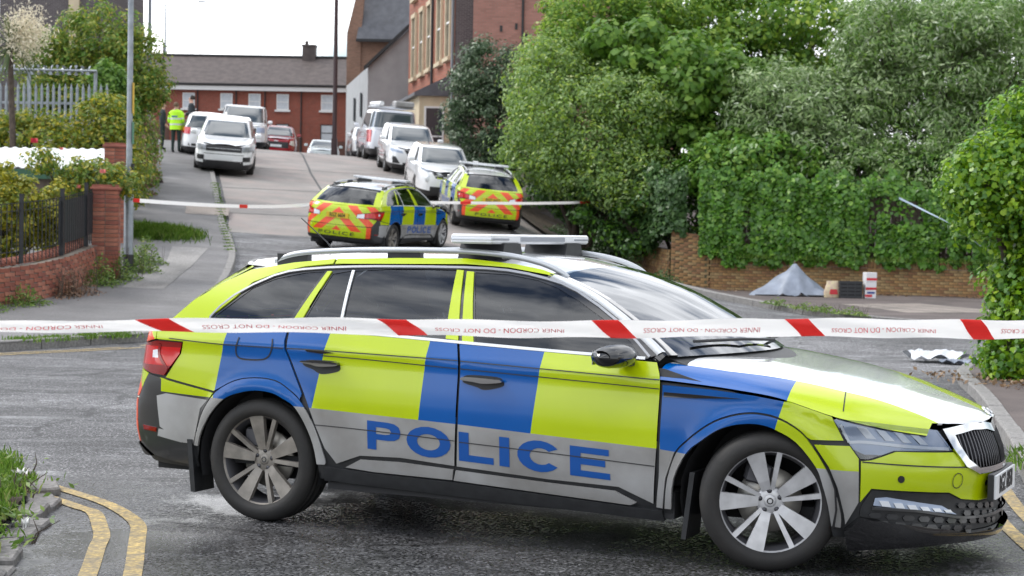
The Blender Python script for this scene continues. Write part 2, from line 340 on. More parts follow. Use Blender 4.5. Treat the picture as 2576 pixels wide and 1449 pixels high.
PAN=dict(
 quarter_panel=([(1.08,.752),(1.19,.893),(1.205,.957),(1.0,.962),(.99,1.05),(1.25,1.078),(1.6,1.078),(1.892,1.066),(1.886,.991),(1.894,.948),(2.012,.716),(2.004,.685)]+AR_O[24:9:-1]+[(1.436,.697),(1.094,.750)],livery),
 rear_door=([(1.900,1.064),(1.902,.948),(2.022,.716),(2.081,.589),(2.152,.431),(2.216,.350),(2.366,.404),(2.606,.410),(2.926,.389),(2.936,.61),(2.943,.93),(2.920,1.024),(2.5,1.042)],livery),
 front_door=([(2.928,1.022),(2.951,.93),(2.944,.61),(2.934,.388),(3.443,.360),(3.828,.350),(4.010,.277),(4.031,.557),(4.042,.882),(4.034,.923),(4.012,.978),(3.6,.996)],livery),
 fender=([(4.050,.872),(4.298,.862),(4.509,.844),(4.704,.817),(4.886,.760),(4.946,.645),(4.79,.645)]+[(a,b+.004) for a,b in AF_O[33:6:-1]]+[(4.122,.541),(4.076,.412),(4.055,.258),(4.018,.262),(4.038,.42),(4.042,.557)],livery),
 rear_arch_trim=(AR_O+AR_I[::-1],livery),
 front_arch_trim=(AF_O+AF_I[::-1],livery),
 bumper_corner=([(4.80,.628),(4.972,.626),(5.016,.566),(5.020,.357),(4.958,.247),(4.948,.30),(4.915,.425),(4.872,.523)],livery),
 rear_bumper_corner=([(.80,.62),(.93,.77),(1.075,.748),(1.094,.742),(1.433,.690),(1.365,.591),(1.322,.496),(1.283,.385),(1.306,.264),(1.115,.279),(.941,.304),(.80,.36)],bump_col))
GL=dict(
 quarter=[(-.335,1.108),(-.144,1.268),(-.019,1.321),(.16,1.359),(.277,1.369),(.142,1.080),(-.219,1.068),(-.31,1.075)],
 vent=[(.24,1.078),(.333,1.357),(.445,1.377),(.474,1.068)],
 rear=[(.493,1.066),(.464,1.377),(.73,1.394),(1.063,1.396),(1.110,1.044)],
 front=[(1.287,1.034),(1.263,1.126),(1.177,1.386),(1.367,1.38),(1.538,1.355),(1.657,1.319),(1.788,1.259),(1.966,1.159),(2.017,1.124),(2.108,1.065),(2.17,1.000),(1.853,1.005)])
def wheel(parent,loc,outward,turn=0,spin=0,dirty=False):
    """alloy wheel; its outer face looks to +y when outward=1"""
    al='alloy_dirty' if dirty else 'alloy'
    rt=MB(); pr=[(.242,.098),(.252,.112),(.270,.121),(.295,.120),(.317,.108),(.329,.092),(.334,.072),(.3345,.062),(.327,.060),(.327,.052),(.335,.050),(.3355,.012),(.327,.010),(.327,-.010),(.3355,-.012),(.335,-.05),(.327,-.052),(.327,-.06),(.3345,-.062),(.334,-.075),(.328,-.095),(.305,-.115),(.27,-.12),(.242,-.10)]
    rt.lathe(pr,56)
    t=rt.build('tyre','rubber'); w=link('wheel',t.data,parent,loc,(0,spin*0,turn+(0 if outward>0 else math.pi))); bpy.data.objects.remove(t)
    w.name='wheel'
    rm=MB(); rm.lathe([(.236,-.09),(.220,-.06),(.220,.06),(.236,.085),(.245,.100),(.256,.108),(.259,.103),(.254,.096)],48,mis=[1,1,1,0,0,0,0])
    rm.lathe([(.03,.060),(.062,.060),(.07,.052),(.07,.0)],24,0)
    for k in range(5):
        a=2*math.pi*k/5+spin
        for (wa,wb,off2,dep) in ((.044,.090,-.13,.0),(.020,.026,.36,.003)):
            b=a+off2; ca,sa=math.cos(b),math.sin(b)
            def P(r,t,y): return (r*ca-t*sa,y,r*sa+t*ca)
            rr=[.055,.10,.17,.243]; ys=[.066,.078,.088,.098]
            for i in range(3):
                def wd(q): return (wa+(wb-wa)*(rr[q]-.055)/.188)/2
                v=[P(rr[i],-wd(i),ys[i]-dep),P(rr[i],wd(i),ys[i]-dep),P(rr[i+1],wd(i+1),ys[i+1]-dep),P(rr[i+1],-wd(i+1),ys[i+1]-dep)]
                v+=[(x*1.0,y-.028,z) for x,y,z in v]
                rm.add(v,[(0,1,2,3),(0,4,5,1),(1,5,6,2),(2,6,7,3),(3,7,4,0)],0)
        b=a+.12; c=(.040*math.cos(b)*1.25,.0605,.040*math.sin(b)*1.25)
        rm.lathe([(.0,.000),(.0115,.0005),(.0125,.002),(.0,.0021)],10,1,c=c)
    o=rm.build('rim',[al,'alloy_dark'],w)
    hb=MB(); hb.lathe([(.0,.064),(.020,.064),(.028,.062),(.031,.056)],24); hb.lathe([(.010,.0645),(.013,.066),(.016,.0645)],18,1)
    hb.build('hub_cap',[al,'black_gloss'],o)
    dk=MB(); dk.lathe([(.06,.012),(.155,.012),(.157,.0),(.155,-.012)],40); dk.lathe([(.0,.02),(.06,.02),(.06,.0)],24,1); dk.build('brake_disc',['disc_steel','alloy_dark'],w)
    cl=MB(); cl.box((-.16,-.03,.02),(-.06,.045,.15),0,bev=.015); cl.build('brake_caliper','alloy_dark',w,rot=(0,spin+1.2,0))
    return w
GLY=dict(P=([(0,0),(0,1),(.62,1),(.82,.97),(.95,.88),(1,.73),(1,.62),(.95,.48),(.82,.39),(.62,.36),(.27,.36),(.27,0)],[[(.27,.56),(.27,.80),(.56,.80),(.68,.77),(.72,.68),(.68,.59),(.56,.56)]]),
 L=([(0,0),(0,1),(.29,1),(.29,.23),(1,.23),(1,0)],[]),I=([(0,0),(0,1),(1,1),(1,0)],[]),
 E=([(0,0),(0,1),(.97,1),(.97,.79),(.27,.79),(.27,.62),(.88,.62),(.88,.41),(.27,.41),(.27,.21),(1,.21),(1,0)],[]),
 O=([(.5+.5*math.cos(a*.314159),.5+.53*math.sin(a*.314159)) for a in range(20)],[[(.5+.26*math.cos(a*.314159),.5+.28*math.sin(a*.314159)) for a in range(20)]]),
 C=([(.5+.5*math.cos(a),.5+.53*math.sin(a)) for a in np.linspace(.62,2*math.pi-.62,18)]+[(.53+.25*math.cos(a),.5+.28*math.sin(a)) for a in np.linspace(2*math.pi-.75,.75,14)],[]))
PBOX=[('P',2.415,2.613),('O',2.649,2.906),('L',2.953,3.150),('I',3.183,3.239),('C',3.283,3.528),('E',3.572,3.787)]
def rbow(v,k): return 1-abs(v)**2.2
def hatch_pt(k,v):
    """back of the cabin: k 0 at the bottom to 1 at the roof, v -1..1 across"""
    xe=ip(k,[0,.35,.7,1],[-.66,-.50,-.34,-.19]); ze=ip(k,[0,.35,.7,1],[1.05,1.19,1.295,1.382]); ye=float(glass(xe,ze)[1])
    return (xe-ip(k,[0,.5,1],[.29,.27,.25])*rbow(v,k),ye*v,ze+.045*k*(1-v*v))
def screen_pt(k,v):
    """windscreen: k 0 at the roof to 1 at the cowl"""
    xe=1.60+.70*k; ze=float(zroofe(xe)) if k<.9 else ip(k,[.9,1],[float(zroofe(2.23)),1.0]); ye=float(glass(xe,ze)[1])
    return (xe+(.10+.22*k)*(1-v*v),ye*v,ze+(.045*(1-k)+.015*k)*(1-abs(v)**2.4)-.004)
def police_car(plate,label,mark):
    car=empty('police_car',(0,0,0),0,label,'police car','police cars of the cordon')
    def part(name,me,parent=car):
        if me is None: return None
        me.name=name; return link(name,me,parent)
    for sd in (-1,1):
        side={}
        # dark shell under the panels
        out=[(.0,.30),(1.28,.25)]+[(a,b) for a,b in AR_I]+[(2.10,.26),(4.09,.20)]+AF_I+[(4.90,.18),(SMAX,.16),(SMAX,.66),(5.3,.70),(4.9,.735),(4.5,.83),(4.05,.95),(3.4,.985),(2.9,1.01),(1.3,1.06),(.9,1.04),(0,1.04)]
        part('body_shell',patch(ring,out,'black_plastic',sd,off=-.012,skirt=0,step=.09))
        for nm,(ol,cf) in PAN.items():
            side[nm]=part(nm,patch(ring,inset(ol,.003),LIV,sd,cf,[l for l in LLINES]+([BSIL+BSIL[:1],BSIL2+BSIL2[:1]] if cf is bump_col else []),step=.033,res=.033))
        # sill
        part('sill_moulding',patch(ring,[(2.274,.338),(2.364,.385),(2.604,.388),(2.916,.372),(2.907,.318),(2.441,.326)],'silver_vinyl',sd,off=.004))
        part('sill_moulding',patch(ring,[(2.931,.369),(3.443,.344),(3.807,.33),(3.918,.28),(3.886,.266),(2.915,.316)],'silver_vinyl',sd,off=.004))
        part('sill',patch(ring,[(2.155,.335),(2.45,.318),(2.9,.308),(3.886,.258),(4.05,.25),(4.06,.20),(2.14,.26)],'black_plastic',sd,off=.01,skirt=.04))
        # seams in the vinyl
        for d,ln in (('rear_door',[(1.905,.954),(2.128,.953),(2.938,.936)]),('front_door',[(2.955,.934),(4.036,.892)]),('rear_door',[(2.127,.926),(2.443,.916),(2.936,.895)]),('front_door',[(2.955,.895),(4.036,.849)]),('quarter_panel',[(1.105,.974),(1.486,.957),(1.885,.954)]),
                     ('rear_door',[(2.10,.555),(2.45,.545),(2.93,.523)]),('front_door',[(2.955,.519),(3.4,.50),(4.02,.47)])):
            part('vinyl_seam',strip(ring,ln,.005,'seam_dark',sd,off=.0035,skirt=False),side[d])
        part('trim_blade',patch(ring,[(2.02,.955),(2.13,.951),(2.20,.944),(2.13,.936),(2.04,.943)],'black_gloss',sd,off=.006),side['rear_door'])
        part('trim_blade',patch(ring,[(4.06,.835),(4.20,.832),(4.45,.824),(4.20,.812),(4.06,.812)],'black_gloss',sd,off=.005),side['fender'])
        part('fuel_flap_seam',strip(ring,[(1.592,1.0),(1.576,.928),(1.592,.892),(1.647,.882),(1.753,.887),(1.794,.911),(1.814,.956),(1.809,1.0)],.008,'plate_ink',sd,off=.004,skirt=False),side['quarter_panel'])
        for d,h in (('rear_door',[(2.012,.888),(2.05,.899),(2.214,.898),(2.242,.872),(2.229,.845),(2.13,.827),(2.078,.848),(2.019,.867)]),('front_door',[(2.971,.842),(2.997,.865),(3.161,.863),(3.197,.843),(3.194,.816),(3.1,.794),(3.044,.808),(2.977,.824)])):
            part('handle_recess',patch(ring,smooth(h),'black_plastic',sd,off=.003),side[d])
            b=[((a-h[0][0])*1.0+h[0][0],h[0][1]+.004+(z-h[0][1])*.42) for a,z in h]
            part('door_handle',patch(ring,smooth(b),'black_gloss',sd,off=.035,skirt=.03,step=.02),side[d])
        # lettering along the doors
        for i,(g,a,b) in enumerate(PBOX):
            ol,hs=GLY[g]
            if sd<0: f=lambda u,v,a=a,b=b:(a+(b-a)*u,.449+(.599-.449)*v-.0475*(a+(b-a)*u-2.415))
            else: f=lambda u,v,a=a,b=b:(6.202-(a+(b-a)*u),.449+.15*v-.0475*(6.202-(a+(b-a)*u)-2.415))
            d='rear_door' if (f(.5,.5)[0]<2.94) else 'front_door'
            part('letter',patch(ring,[f(*p) for p in ol],'letter_blue',sd,holes=[[f(*p) for p in h] for h in hs],off=.0025,skirt=0,step=.03,res=.03),side[d])
        # lamps and bumper, front
        HL=[(4.892,.744),(4.908,.749),(5.066,.734),(5.461,.688),(5.522,.596),(5.187,.603),(5.057,.562),(5.019,.565),(4.956,.65)]
        hl=part('headlight',patch(ring,HL,['lamp_inner','black_gloss'],sd,lambda s,z:1 if z<.60+.02*(5.2-s) and s<5.16 else 0,off=-.008,skirt=.02)); hl['label']='clear angular headlight with crystal reflectors'
        for q in range(4):
            a=5.0+q*.095; part('lamp_element',patch(ring,[(a,.715-q*.012),(a+.05,.708-q*.012),(a+.10,.655-q*.01),(a+.05,.66-q*.01)],'lamp_white',sd,off=-.003,skirt=.01,step=.03),hl)
        part('daytime_strip',strip(ring,[(4.968,.640),(5.05,.642),(5.25,.622),(5.51,.602)],.014,'lamp_white',sd,off=-.002),hl)
        part('daytime_strip',strip(ring,[(4.925,.722),(4.968,.640)],.012,'lamp_white',sd,off=-.002),hl)
        part('lamp_glass',patch(ring,HL,'lens_clear',sd,off=.004,skirt=.01),hl)
        fb=part('front_bumper',patch(ring,[(5.024,.553),(5.073,.558),(5.196,.598),(5.535,.585),(5.618,.508),(5.72,.470),(SMAX,.462),(SMAX,.33),(5.754,.338),(5.598,.358),(5.502,.396),(5.076,.425),(5.026,.361)],['lime'],sd))
        part('vinyl_seam',strip(ring,[(5.03,.550),(5.3,.531),(5.615,.511)],.006,'plate_ink',sd,off=.003,skirt=False),fb)
        for (a,z,r) in ((5.218,.470,.017),(5.82,.418,.013)):
            part('parking_sensor',patch(ring,[(a+r*math.cos(t*.628),z+r*math.sin(t*.628)) for t in range(10)],'plate_ink',sd,off=.003,step=.02),fb)
        part('tow_cover_seam',strip(ring,[(5.547+.036*math.cos(t*.4189),.451+.036*math.sin(t*.4189)) for t in range(16)],.004,'plate_ink',sd,off=.003,n=1,skirt=False),fb)
        lg=part('lower_grille',patch(ring,[(5.03,.335),(5.08,.417),(5.504,.388),(5.598,.350),(5.754,.330),(SMAX,.322),(SMAX,.195),(5.61,.205),(5.3,.245),(5.026,.292)],'black_plastic',sd,off=-.006))
        for i in range(46):
            row,c=i%4,i//4; a=5.10+c*.083+(row%2)*.041; z=.372-row*.036-(a-5.1)*.088
            if a<6.0 and .215+.05*max(0,5.6-a)<z and not(5.08<a<5.58 and abs(z-(.365-(a-5.1)*.14))<.03): part('grille_cell',patch(ring,[(a-.032,z),(a-.02,z+.013),(a+.02,z+.011),(a+.032,z-.002),(a+.02,z-.015),(a-.02,z-.013)],'dark_grey_paint',sd,off=.004,skirt=.01,step=.1),lg)
        fg=part('fog_light',patch(ring,[(5.096,.379),(5.155,.383),(5.459,.335),(5.559,.287),(5.456,.302),(5.089,.345)],'lamp_inner',sd,off=.0)); 
        for q in range(6): part('lamp_element',patch(ring,[(5.115+q*.07,.368-q*.0105),(5.16+q*.07,.366-q*.0105),(5.175+q*.07,.338-q*.008),(5.13+q*.07,.342-q*.008)],'lamp_white',sd,off=.006,skirt=.008),fg)
        part('lamp_trim',strip(ring,[(5.08,.335),(5.30,.318),(5.46,.290),(5.57,.272),(5.75,.262),(SMAX,.258)],.012,'dark_grey_paint',sd,off=.02),fg)
        part('front_lip',patch(ring,[(4.955,.227),(5.024,.288),(5.3,.248),(5.61,.203),(SMAX,.190),(SMAX,.160),(5.458,.168),(4.974,.139)],'black_gloss',sd,off=.03,skirt=.05))
        GO=[(5.493,.690),(5.72,.706),(5.93,.700),(SMAX,.682),(SMAX,.470),(5.716,.472),(5.60,.515),(5.53,.60)]; GI=[(5.570,.660),(5.75,.674),(5.93,.665),(SMAX+.02,.640),(SMAX+.02,.497),(5.715,.500),(5.63,.545),(5.585,.61)]
        gr=part('grille',patch(ring,inset(GO,.01),'black_gloss',sd,off=-.02,skirt=0))
        part('grille_surround',patch(ring,GO,'chrome',sd,holes=[GI],off=.012,skirt=.03),gr)
        for q in range(14):
            a=5.605+q*.0325; zt=ip(a,[5.57,5.75,5.93,6.04],[.660,.674,.665,.640]); zb=ip(a,[5.585,5.63,5.715,6.04],[.61,.545,.5,.497])
            part('grille_slat',patch(ring,[(a-.004,zb),(a-.004,zt),(a+.005,zt),(a+.005,zb)],'alloy_dark',sd,off=.004,skirt=.03,step=1),gr)
        # back: chevrons, lamps, bumper
        chl=[[(0,q),(1.3,q-1.3*.85)] for q in np.arange(.2,2.2,.20)]
        chev=lambda s,z:int(((z+.85*s)/.40)%1<.5)
        TL=[(.44,.80),(.46,.875),(.945,.945),(1.003,.956),(1.200,.953),(1.185,.893),(1.073,.765),(.982,.770),(.80,.80)]
        ht=part('tailgate',patch(ring,[(0,.62),(0,1.05),(.985,1.05),(.995,.965),(.94,.955),(.45,.885),(.43,.795),(.80,.79),(.93,.768),(.80,.63)],['lime','chevron_red'],sd,chev,chl))
        tl=part('tail_light',patch(ring,TL,['lamp_red','lamp_red_dark','lamp_white'],sd,lambda s,z:2 if (s<.62 or (.97<s<1.02 and .86<z<.9)) else (1 if (z<.82 or z>.925) else 0),[[(.62,.75),(.62,.96)],[(.4,.82),(1.3,.82)],[(.4,.925),(1.3,.925)],[(1.02,.86),(1.02,.90)],[(.97,.86),(.97,.9)]],off=.004)); tl['label']='red wrap-around tail light'
        part('lamp_fin',strip(ring,[(1.04,.94),(1.03,.88),(1.10,.80)],.018,'lamp_red_dark',sd,off=.008),tl)
        rb=part('rear_bumper',patch(ring,[(0,.37),(0,.612),(.79,.612),(.79,.37)],['lime','chevron_red'],sd,lambda s,z:1 if (z>.50 and chev(s,z)) or s>.68 else 0,chl+[[(0,.5),(.8,.5)],[(.68,.3),(.68,.7)]]))
        part('rear_valance',patch(ring,[(0,.29),(0,.362),(.80,.355),(.93,.300)],'black_plastic',sd,off=.01,skirt=.04))
        part('reflector',patch(ring,[(.874,.472),(1.006,.467),(1.0,.442),(.881,.446)],'lamp_red_dark',sd,off=.004))
        # cabin sides
        zt=[(-.46,1.235),(-.25,1.335),(-.187,1.365),(.07,1.412),(.317,1.434),(.705,1.446),(1.1,1.452),(1.4,1.429),(1.69,1.357),(1.9,1.271),(2.1,1.15),(2.27,1.015),(2.2,.985)]
        fr=part('window_frame',patch(glass,[(-.66,1.045)]+zt+[(1.2,1.024),(.4,1.056),(-.3,1.07)],'black_gloss',sd,holes=list(GL.values()),off=-.004,skirt=0))
        for g,ol in GL.items():
            wn=part('side_window',patch(glass,inset(ol,-.006),'side_glass',sd,off=-.007,skirt=0))
        part('pillar_cover',patch(glass,[(-.655,1.05),(-.512,1.184),(-.358,1.284),(-.195,1.363),(.072,1.409),(.317,1.434),(.313,1.408),(.147,1.390),(-.006,1.354),(-.154,1.297),(-.241,1.208),(-.324,1.137),(-.375,1.100),(-.345,1.070)],'lime',sd,off=.004))
        part('pillar_cover',patch(glass,[(.172,1.08),(.297,1.367),(.325,1.368),(.226,1.078)],'lime',sd,off=.004))
        part('pillar_cover',patch(glass,[(1.118,1.042),(1.068,1.393),(1.108,1.391),(1.191,1.036)],'lime',sd,off=.004))
        part('pillar_cover',patch(glass,[(1.213,1.034),(1.128,1.387),(1.170,1.385),(1.278,1.031)],'lime',sd,off=.004))
        part('roof_edge_cover',patch(glass,[(.326,1.408),(.722,1.416),(1.108,1.424),(1.356,1.412),(1.582,1.381),(1.69,1.350),(1.70,1.362),(1.549,1.405),(1.39,1.430),(1.1,1.453),(.705,1.447),(.33,1.434)],'lime',sd,off=.004))
        part('chrome_trim',strip(glass,[(-.345,1.07),(-.365,1.103),(-.249,1.222),(-.029,1.336),(.15,1.374),(.435,1.394),(.726,1.402),(1.103,1.406),(1.36,1.397),(1.588,1.360),(1.774,1.302),(2.037,1.150),(2.22,.995)],.011,'satin_dark',sd,off=.006,n=2))
        part('chrome_trim',strip(glass,[(-.345,1.07),(.3,1.062),(.69,1.048),(1.194,1.026),(1.853,.998),(2.2,.986)],.014,'satin_silver',sd,off=.008,n=2))
        part('window_divider',strip(glass,[(.455,1.376),(.484,1.066)],.016,'satin_silver',sd,off=.004,n=1))
        # windscreen pillar
        pl=MB(); rows=[]
        for k in np.linspace(-.02,1.0,14):
            a=np.array(screen_pt(float(max(k,0)),.995)); b=np.array(screen_pt(float(max(k,0)),.93)); c=a+np.array([-.045,.004,-.030])
            rows.append([tuple(v*np.array([1,sd,1])) for v in (c,a+np.array([0,.008,.010]),b+np.array([0,0,.008]),b)])
        pl.grid(rows); pl.build('windscreen_pillar','black_gloss',car)
        pl=MB(); rows=[]
        for k in np.linspace(.05,.98,12):
            a=np.array(screen_pt(float(k),.99)); rows.append([tuple((a+np.array(d))*np.array([1,sd,1])) for d in ((-.045,.004,-.012),(-.03,.014,.004),(-.008,.014,.016),(.004,.002,.014))])
        pl.grid(rows); pl.build('pillar_trim','satin_silver',car)
        # roof rail
        rl=MB(); pts=[(-.10,.585,1.425),(.02,.59,1.462),(.2,.592,1.482),(.5,.594,1.496),(.9,.594,1.502),(1.15,.592,1.498),(1.36,.585,1.480),(1.52,.578,1.448),(1.63,.574,1.405),(1.68,.572,1.37)]
        rows=[[(x,sd*(y+dy),z+dz) for dy,dz in ((-.018,-.022),(-.017,.002),(0,.008),(.017,.002),(.019,-.022))] for x,y,z in smooth(pts,False,4)]
        rl.grid(rows,close=True); rl.build('roof_rail','rail_silver',car)
        for xf in (.02,.72):
            zz=float(zroofe(xf)); rl=MB(); rl.box((xf-.10,.565,zz-.03),(xf+.10,.605,zz+.05 if xf<1.5 else zz+.03),0,tf=lambda v:(v[0],sd*v[1],v[2])); rl.build('rail_foot','black_plastic',car)
        # mirror
        mr=MB(); rows=[]
        for t in np.linspace(-1,1,11):
            e=math.sqrt(max(0,1-abs(t)**3.4))*.97+.03; cy=1.045+.125*t
            rows.append([(2.145+.080*e*math.cos(a)-.05*(t+1)/2,sd*cy,1.005+.058*e*math.sin(a)*(1.0-.10*t)) for a in np.linspace(0,2*math.pi,17)[:-1]])
        mr.grid(rows,close=True); mo=mr.build('door_mirror','black_gloss',car)
        a=MB(); a.box((2.10,.84,.955),(2.17,.97,.985),0,tf=lambda v:(v[0],sd*v[1],v[2])); a.build('mirror_arm','black_plastic',mo)
        a=MB(); rows=[[(2.145+.083*e*math.cos(q)-.05*(t+1)/2,sd*(1.045+.125*t),1.006+.060*e*math.sin(q)*(1-.10*t)) for q in np.linspace(-.1,2.2,9)] for t,e in ((-.9,.62),(-.75,.8),(-.3,.98),(.3,.98),(.75,.8),(.92,.6))]; a.grid(rows); a.build('mirror_cap','dark_grey_paint',mo)
        a=MB(); a.box((2.072,.965,.965),(2.075,1.11,1.035),0,tf=lambda v:(v[0]-.05*(abs(v[1])-.95)/.2,sd*v[1],v[2])); a.build('mirror_glass','chrome',mo)
        # mud flaps
        a=MB(); a.box((-.475,.70,.13),(-.445,.885,.42),0,tf=lambda v:(v[0]+.10*(.42-v[2]),sd*v[1],v[2])); a.build('mud_flap','black_plastic',car)
        a=MB(); a.box((2.40,.68,.12),(2.425,.885,.45),0,tf=lambda v:(v[0]-.12*(.42-v[2])+.06,sd*v[1],v[2])); a.build('mud_flap','black_plastic',car)
        # wheels
        wheel(car,(0,sd*.775,.335),sd,0,.31,True); wheel(car,(2.80+(.035 if sd<0 else -.035),sd*.785,.335),sd,R(20),.12)
        # wheel housings
        for xc in (0,2.80):
            a=MB(); rows=[[(xc+.385*math.cos(t),sd*y,.34+.385*math.sin(t)) for t in np.linspace(-.3,math.pi+.3,16)] for y in (.5,.885)]; a.grid(rows); a.add([rows[0][i] for i in range(16)],[tuple(range(16))]); a.build('wheel_housing','cabin_dark',car,fix=False)
    # bonnet
    bl=[(2.287,.783),(2.611,.769),(2.932,.700),(3.158,.635),(3.422,.531),(3.571,.467)]
    def bcol(x,y):
        y0=y; y=abs(y); ly=ip(x,[p[0] for p in bl],[p[1] for p in bl])
        if y0>0 and x>3.05 and y>ip(x,[3.05,3.23,3.5,3.66],[.62,.30,.12,.03]): return 0
        if y<ly: return 2
        return 1 if x<2.932+.05*(y-.70) else 0
    fx=lambda y:3.545+.20*(1-(abs(y)/.5)**2) if abs(y)<.5 else 3.545
    rear=[(2.30+.33*(1-(y/.80)**2),y) for y in np.linspace(.80,-.80,15)]
    ex=[(x,-float(ywid(x))*.997) for x in np.linspace(2.28,3.54,22)]
    front=[(fx(y),y) for y in np.linspace(-.50,.50,13)]
    ol=rear+ex+front+[(x,-y) for x,y in ex[::-1]]
    bo=link('bonnet',patch(bonnet,ol,['lime','blue_vinyl','white_paint'],1,bcol,[bl,[(x,-y) for x,y in bl],[(3.05,.66),(3.23,.30),(3.5,.12),(3.66,.03),(3.72,-.02)],[(2.932,.68),(2.945,.95)],[(2.932,-.68),(2.945,-.95)]],off=.002,step=.028,res=.028),car)
    for sd in (-1,1):
        me=strip(bonnet,[(3.158,sd*.635),(3.189,sd*.80)],.005,'plate_ink',1,off=.004,skirt=False); link('vinyl_seam',me,bo)
        me=strip(bonnet,[(2.75,sd*.60),(3.2,sd*.40),(3.5,sd*.22),(3.66,sd*.10)],.004,'satin_silver',1,off=.004,skirt=False); link('bonnet_crease',me,bo)
    me=patch(bonnet,[(3.40+.05*math.cos(t),.42+.06*math.sin(t)) for t in np.linspace(0,6.1,14)],'letter_blue',1,off=.004,skirt=0); link('marking',me,bo)
    em=MB(); em.lathe([(.0,.010),(.030,.009),(.036,.004),(.040,.0)],24,axis='z',mis=[1,0,0]); em.lathe([(.012,.011),(.016,.014),(.020,.011)],18,axis='z'); em.build('nose_emblem',['chrome','black_gloss'],bo,loc=(3.72,0,.742),rot=(0,R(38),0))
    # cowl, windscreen, wipers
    rows=[[screen_pt(k,v) for v in np.linspace(-.94,.94,19)] for k in np.linspace(.0,1,16)]
    a=MB(); a.grid(rows); ws=a.build('windscreen','screen_glass',car)
    rows=[[tuple(np.array(screen_pt(k,v))+np.array([dx,0,dz])) for v in np.linspace(-.97,.97,19)] for k,dx,dz in ((.97,-.03,-.012),(1,.03,-.02),(1,.12,-.05))]
    a=MB(); a.grid(rows); a.build('cowl','black_plastic',car)
    for y0,y1,kk in ((.05,-.62,.93),(.62,.02,.95)):
        a=MB(); p=[np.array(screen_pt(kk+.03,y0/.8)),np.array(screen_pt(kk,(y0+y1)/1.6)),np.array(screen_pt(kk-.01,y1/.8))]; a.tube([tuple(q+np.array([.012,0,.022])) for q in p],.008,6); a.build('wiper','black_plastic',car)
    # roof
    rows=[]
    for t in np.linspace(0,1,32):
        row=[]
        for v in np.linspace(-1,1,23):
            xr=-.19-.25*rbow(v,1); xf=1.60+.10*(1-v*v); xx=float(xr+(xf-xr)*t); xe=float(-.19+(1.60+.19)*t)
            z0=float(zroofe(xe)); ye=float(glass(xe,z0)[1])-.004; row.append((xx,ye*v,z0+.050*(1-abs(v)**2.3)-.010-.02*abs(v)**6))
        rows.append(row)
    a=MB(); a.grid(rows); a.build('roof','white_paint',car)
    # tailgate upper half
    a=MB(); V=np.linspace(-1,1,25); K=np.linspace(0,1,13); a.grid([[hatch_pt(float(k),float(v)) for v in V] for k in K])
    cm=[]
    for i in range(len(K)-1):
        for j in range(len(V)-1):
            v=abs(V[j]+V[j+1])/2; k=(K[i]+K[i+1])/2; cm.append(1 if (.1<k<.84 and v<.86) else (2 if k>.84 and v<.9 else 0))
    a.m=cm; a.build('tailgate_upper',['lime','rear_glass','black_gloss'],car)
    sp=MB(); rows=[[tuple(np.array(hatch_pt(.97,float(v)))+np.array([dx,0,dz])) for v in np.linspace(-.9,.9,15)] for dx,dz in ((.12,.0),(-.01,.010),(-.03,-.002),(-.01,-.022),(.04,-.03))]; sp.grid(rows); sp.build('roof_spoiler','dark_grey_paint',car)
    # plates
    a=MB(); a.box((3.775,-.28,.333),(3.805,.28,.465),bev=.004); a.box((3.805,-.268,.343),(3.816,.268,.457),1); pf=a.build('number_plate',['black_plastic','plate_white'],car)
    tm=textmesh(plate,.118,'plate_ink',.001,sx=.74,bold=.003); t=link('lettering',tm,pf,(3.8175,0,.402),(R(90),0,R(90)))
    a=MB(); a.box((-1.052,-.26,.765),(-1.036,.26,.876)); pb=a.build('number_plate','plate_yellow',car)
    t=link('lettering',textmesh(plate,.118,'plate_ink',.001,sx=.74,bold=.003),pb,(-1.0535,0,.82),(R(90),0,R(-90)))
    link('lettering',textmesh('POLICE',.10,'plate_ink',.001,sx=2.2,space=1.25),car,(-1.0655,0,.44),(R(90),0,R(-90)))
    # light bar
    lb=MB()
    lb.box((1.03,-.66,1.534),(1.27,.66,1.586),0,bev=.009)
    lo=lb.build('light_bar',['bar_white','bar_white'],car)
    a=MB(); a.box((1.028,-.662,1.546),(1.272,-.44,1.575),0,bev=.01);a.box((1.028,.44,1.546),(1.272,.662,1.575),0,bev=.01); a.box((1.268,-.3,1.548),(1.274,.3,1.572),0); a.build('bar_lens','bar_lens',lo)
    for y in (-.42,.42):
        a=MB(); a.box((1.02,y-.10,1.455),(1.28,y+.10,1.538),0,tf=lambda v:(v[0]*(1 if v[2]>1.5 else 1)+(.0),v[1]+(0 if v[2]>1.5 else (v[1]-y)*.35),v[2])); a.build('bar_foot','black_plastic',lo)
    a=MB(); a.tube([(-.05,0,1.44),(-.12,0,1.52),(-.30,0,1.66)],[.006,.004,.003],6); a.build('aerial','black_plastic',car)
    # underside and cabin
    a=MB(); a.box((-.80,-.70,.22),(3.40,.70,.30)); a.box((.42,-.86,.21),(2.38,.86,.34)); a.build('underbody','cabin_dark',car)
    a=MB(); a.box((-.75,-.80,.30),(2.3,.80,.36)); a.box((2.25,-.74,.36),(2.42,.74,.92)); a.box((1.95,-.74,.80),(2.5,.74,.93)); a.box((-.8,-.70,.36),(-.1,.70,.80)); a.build('cabin_floor','cabin_dark',car)
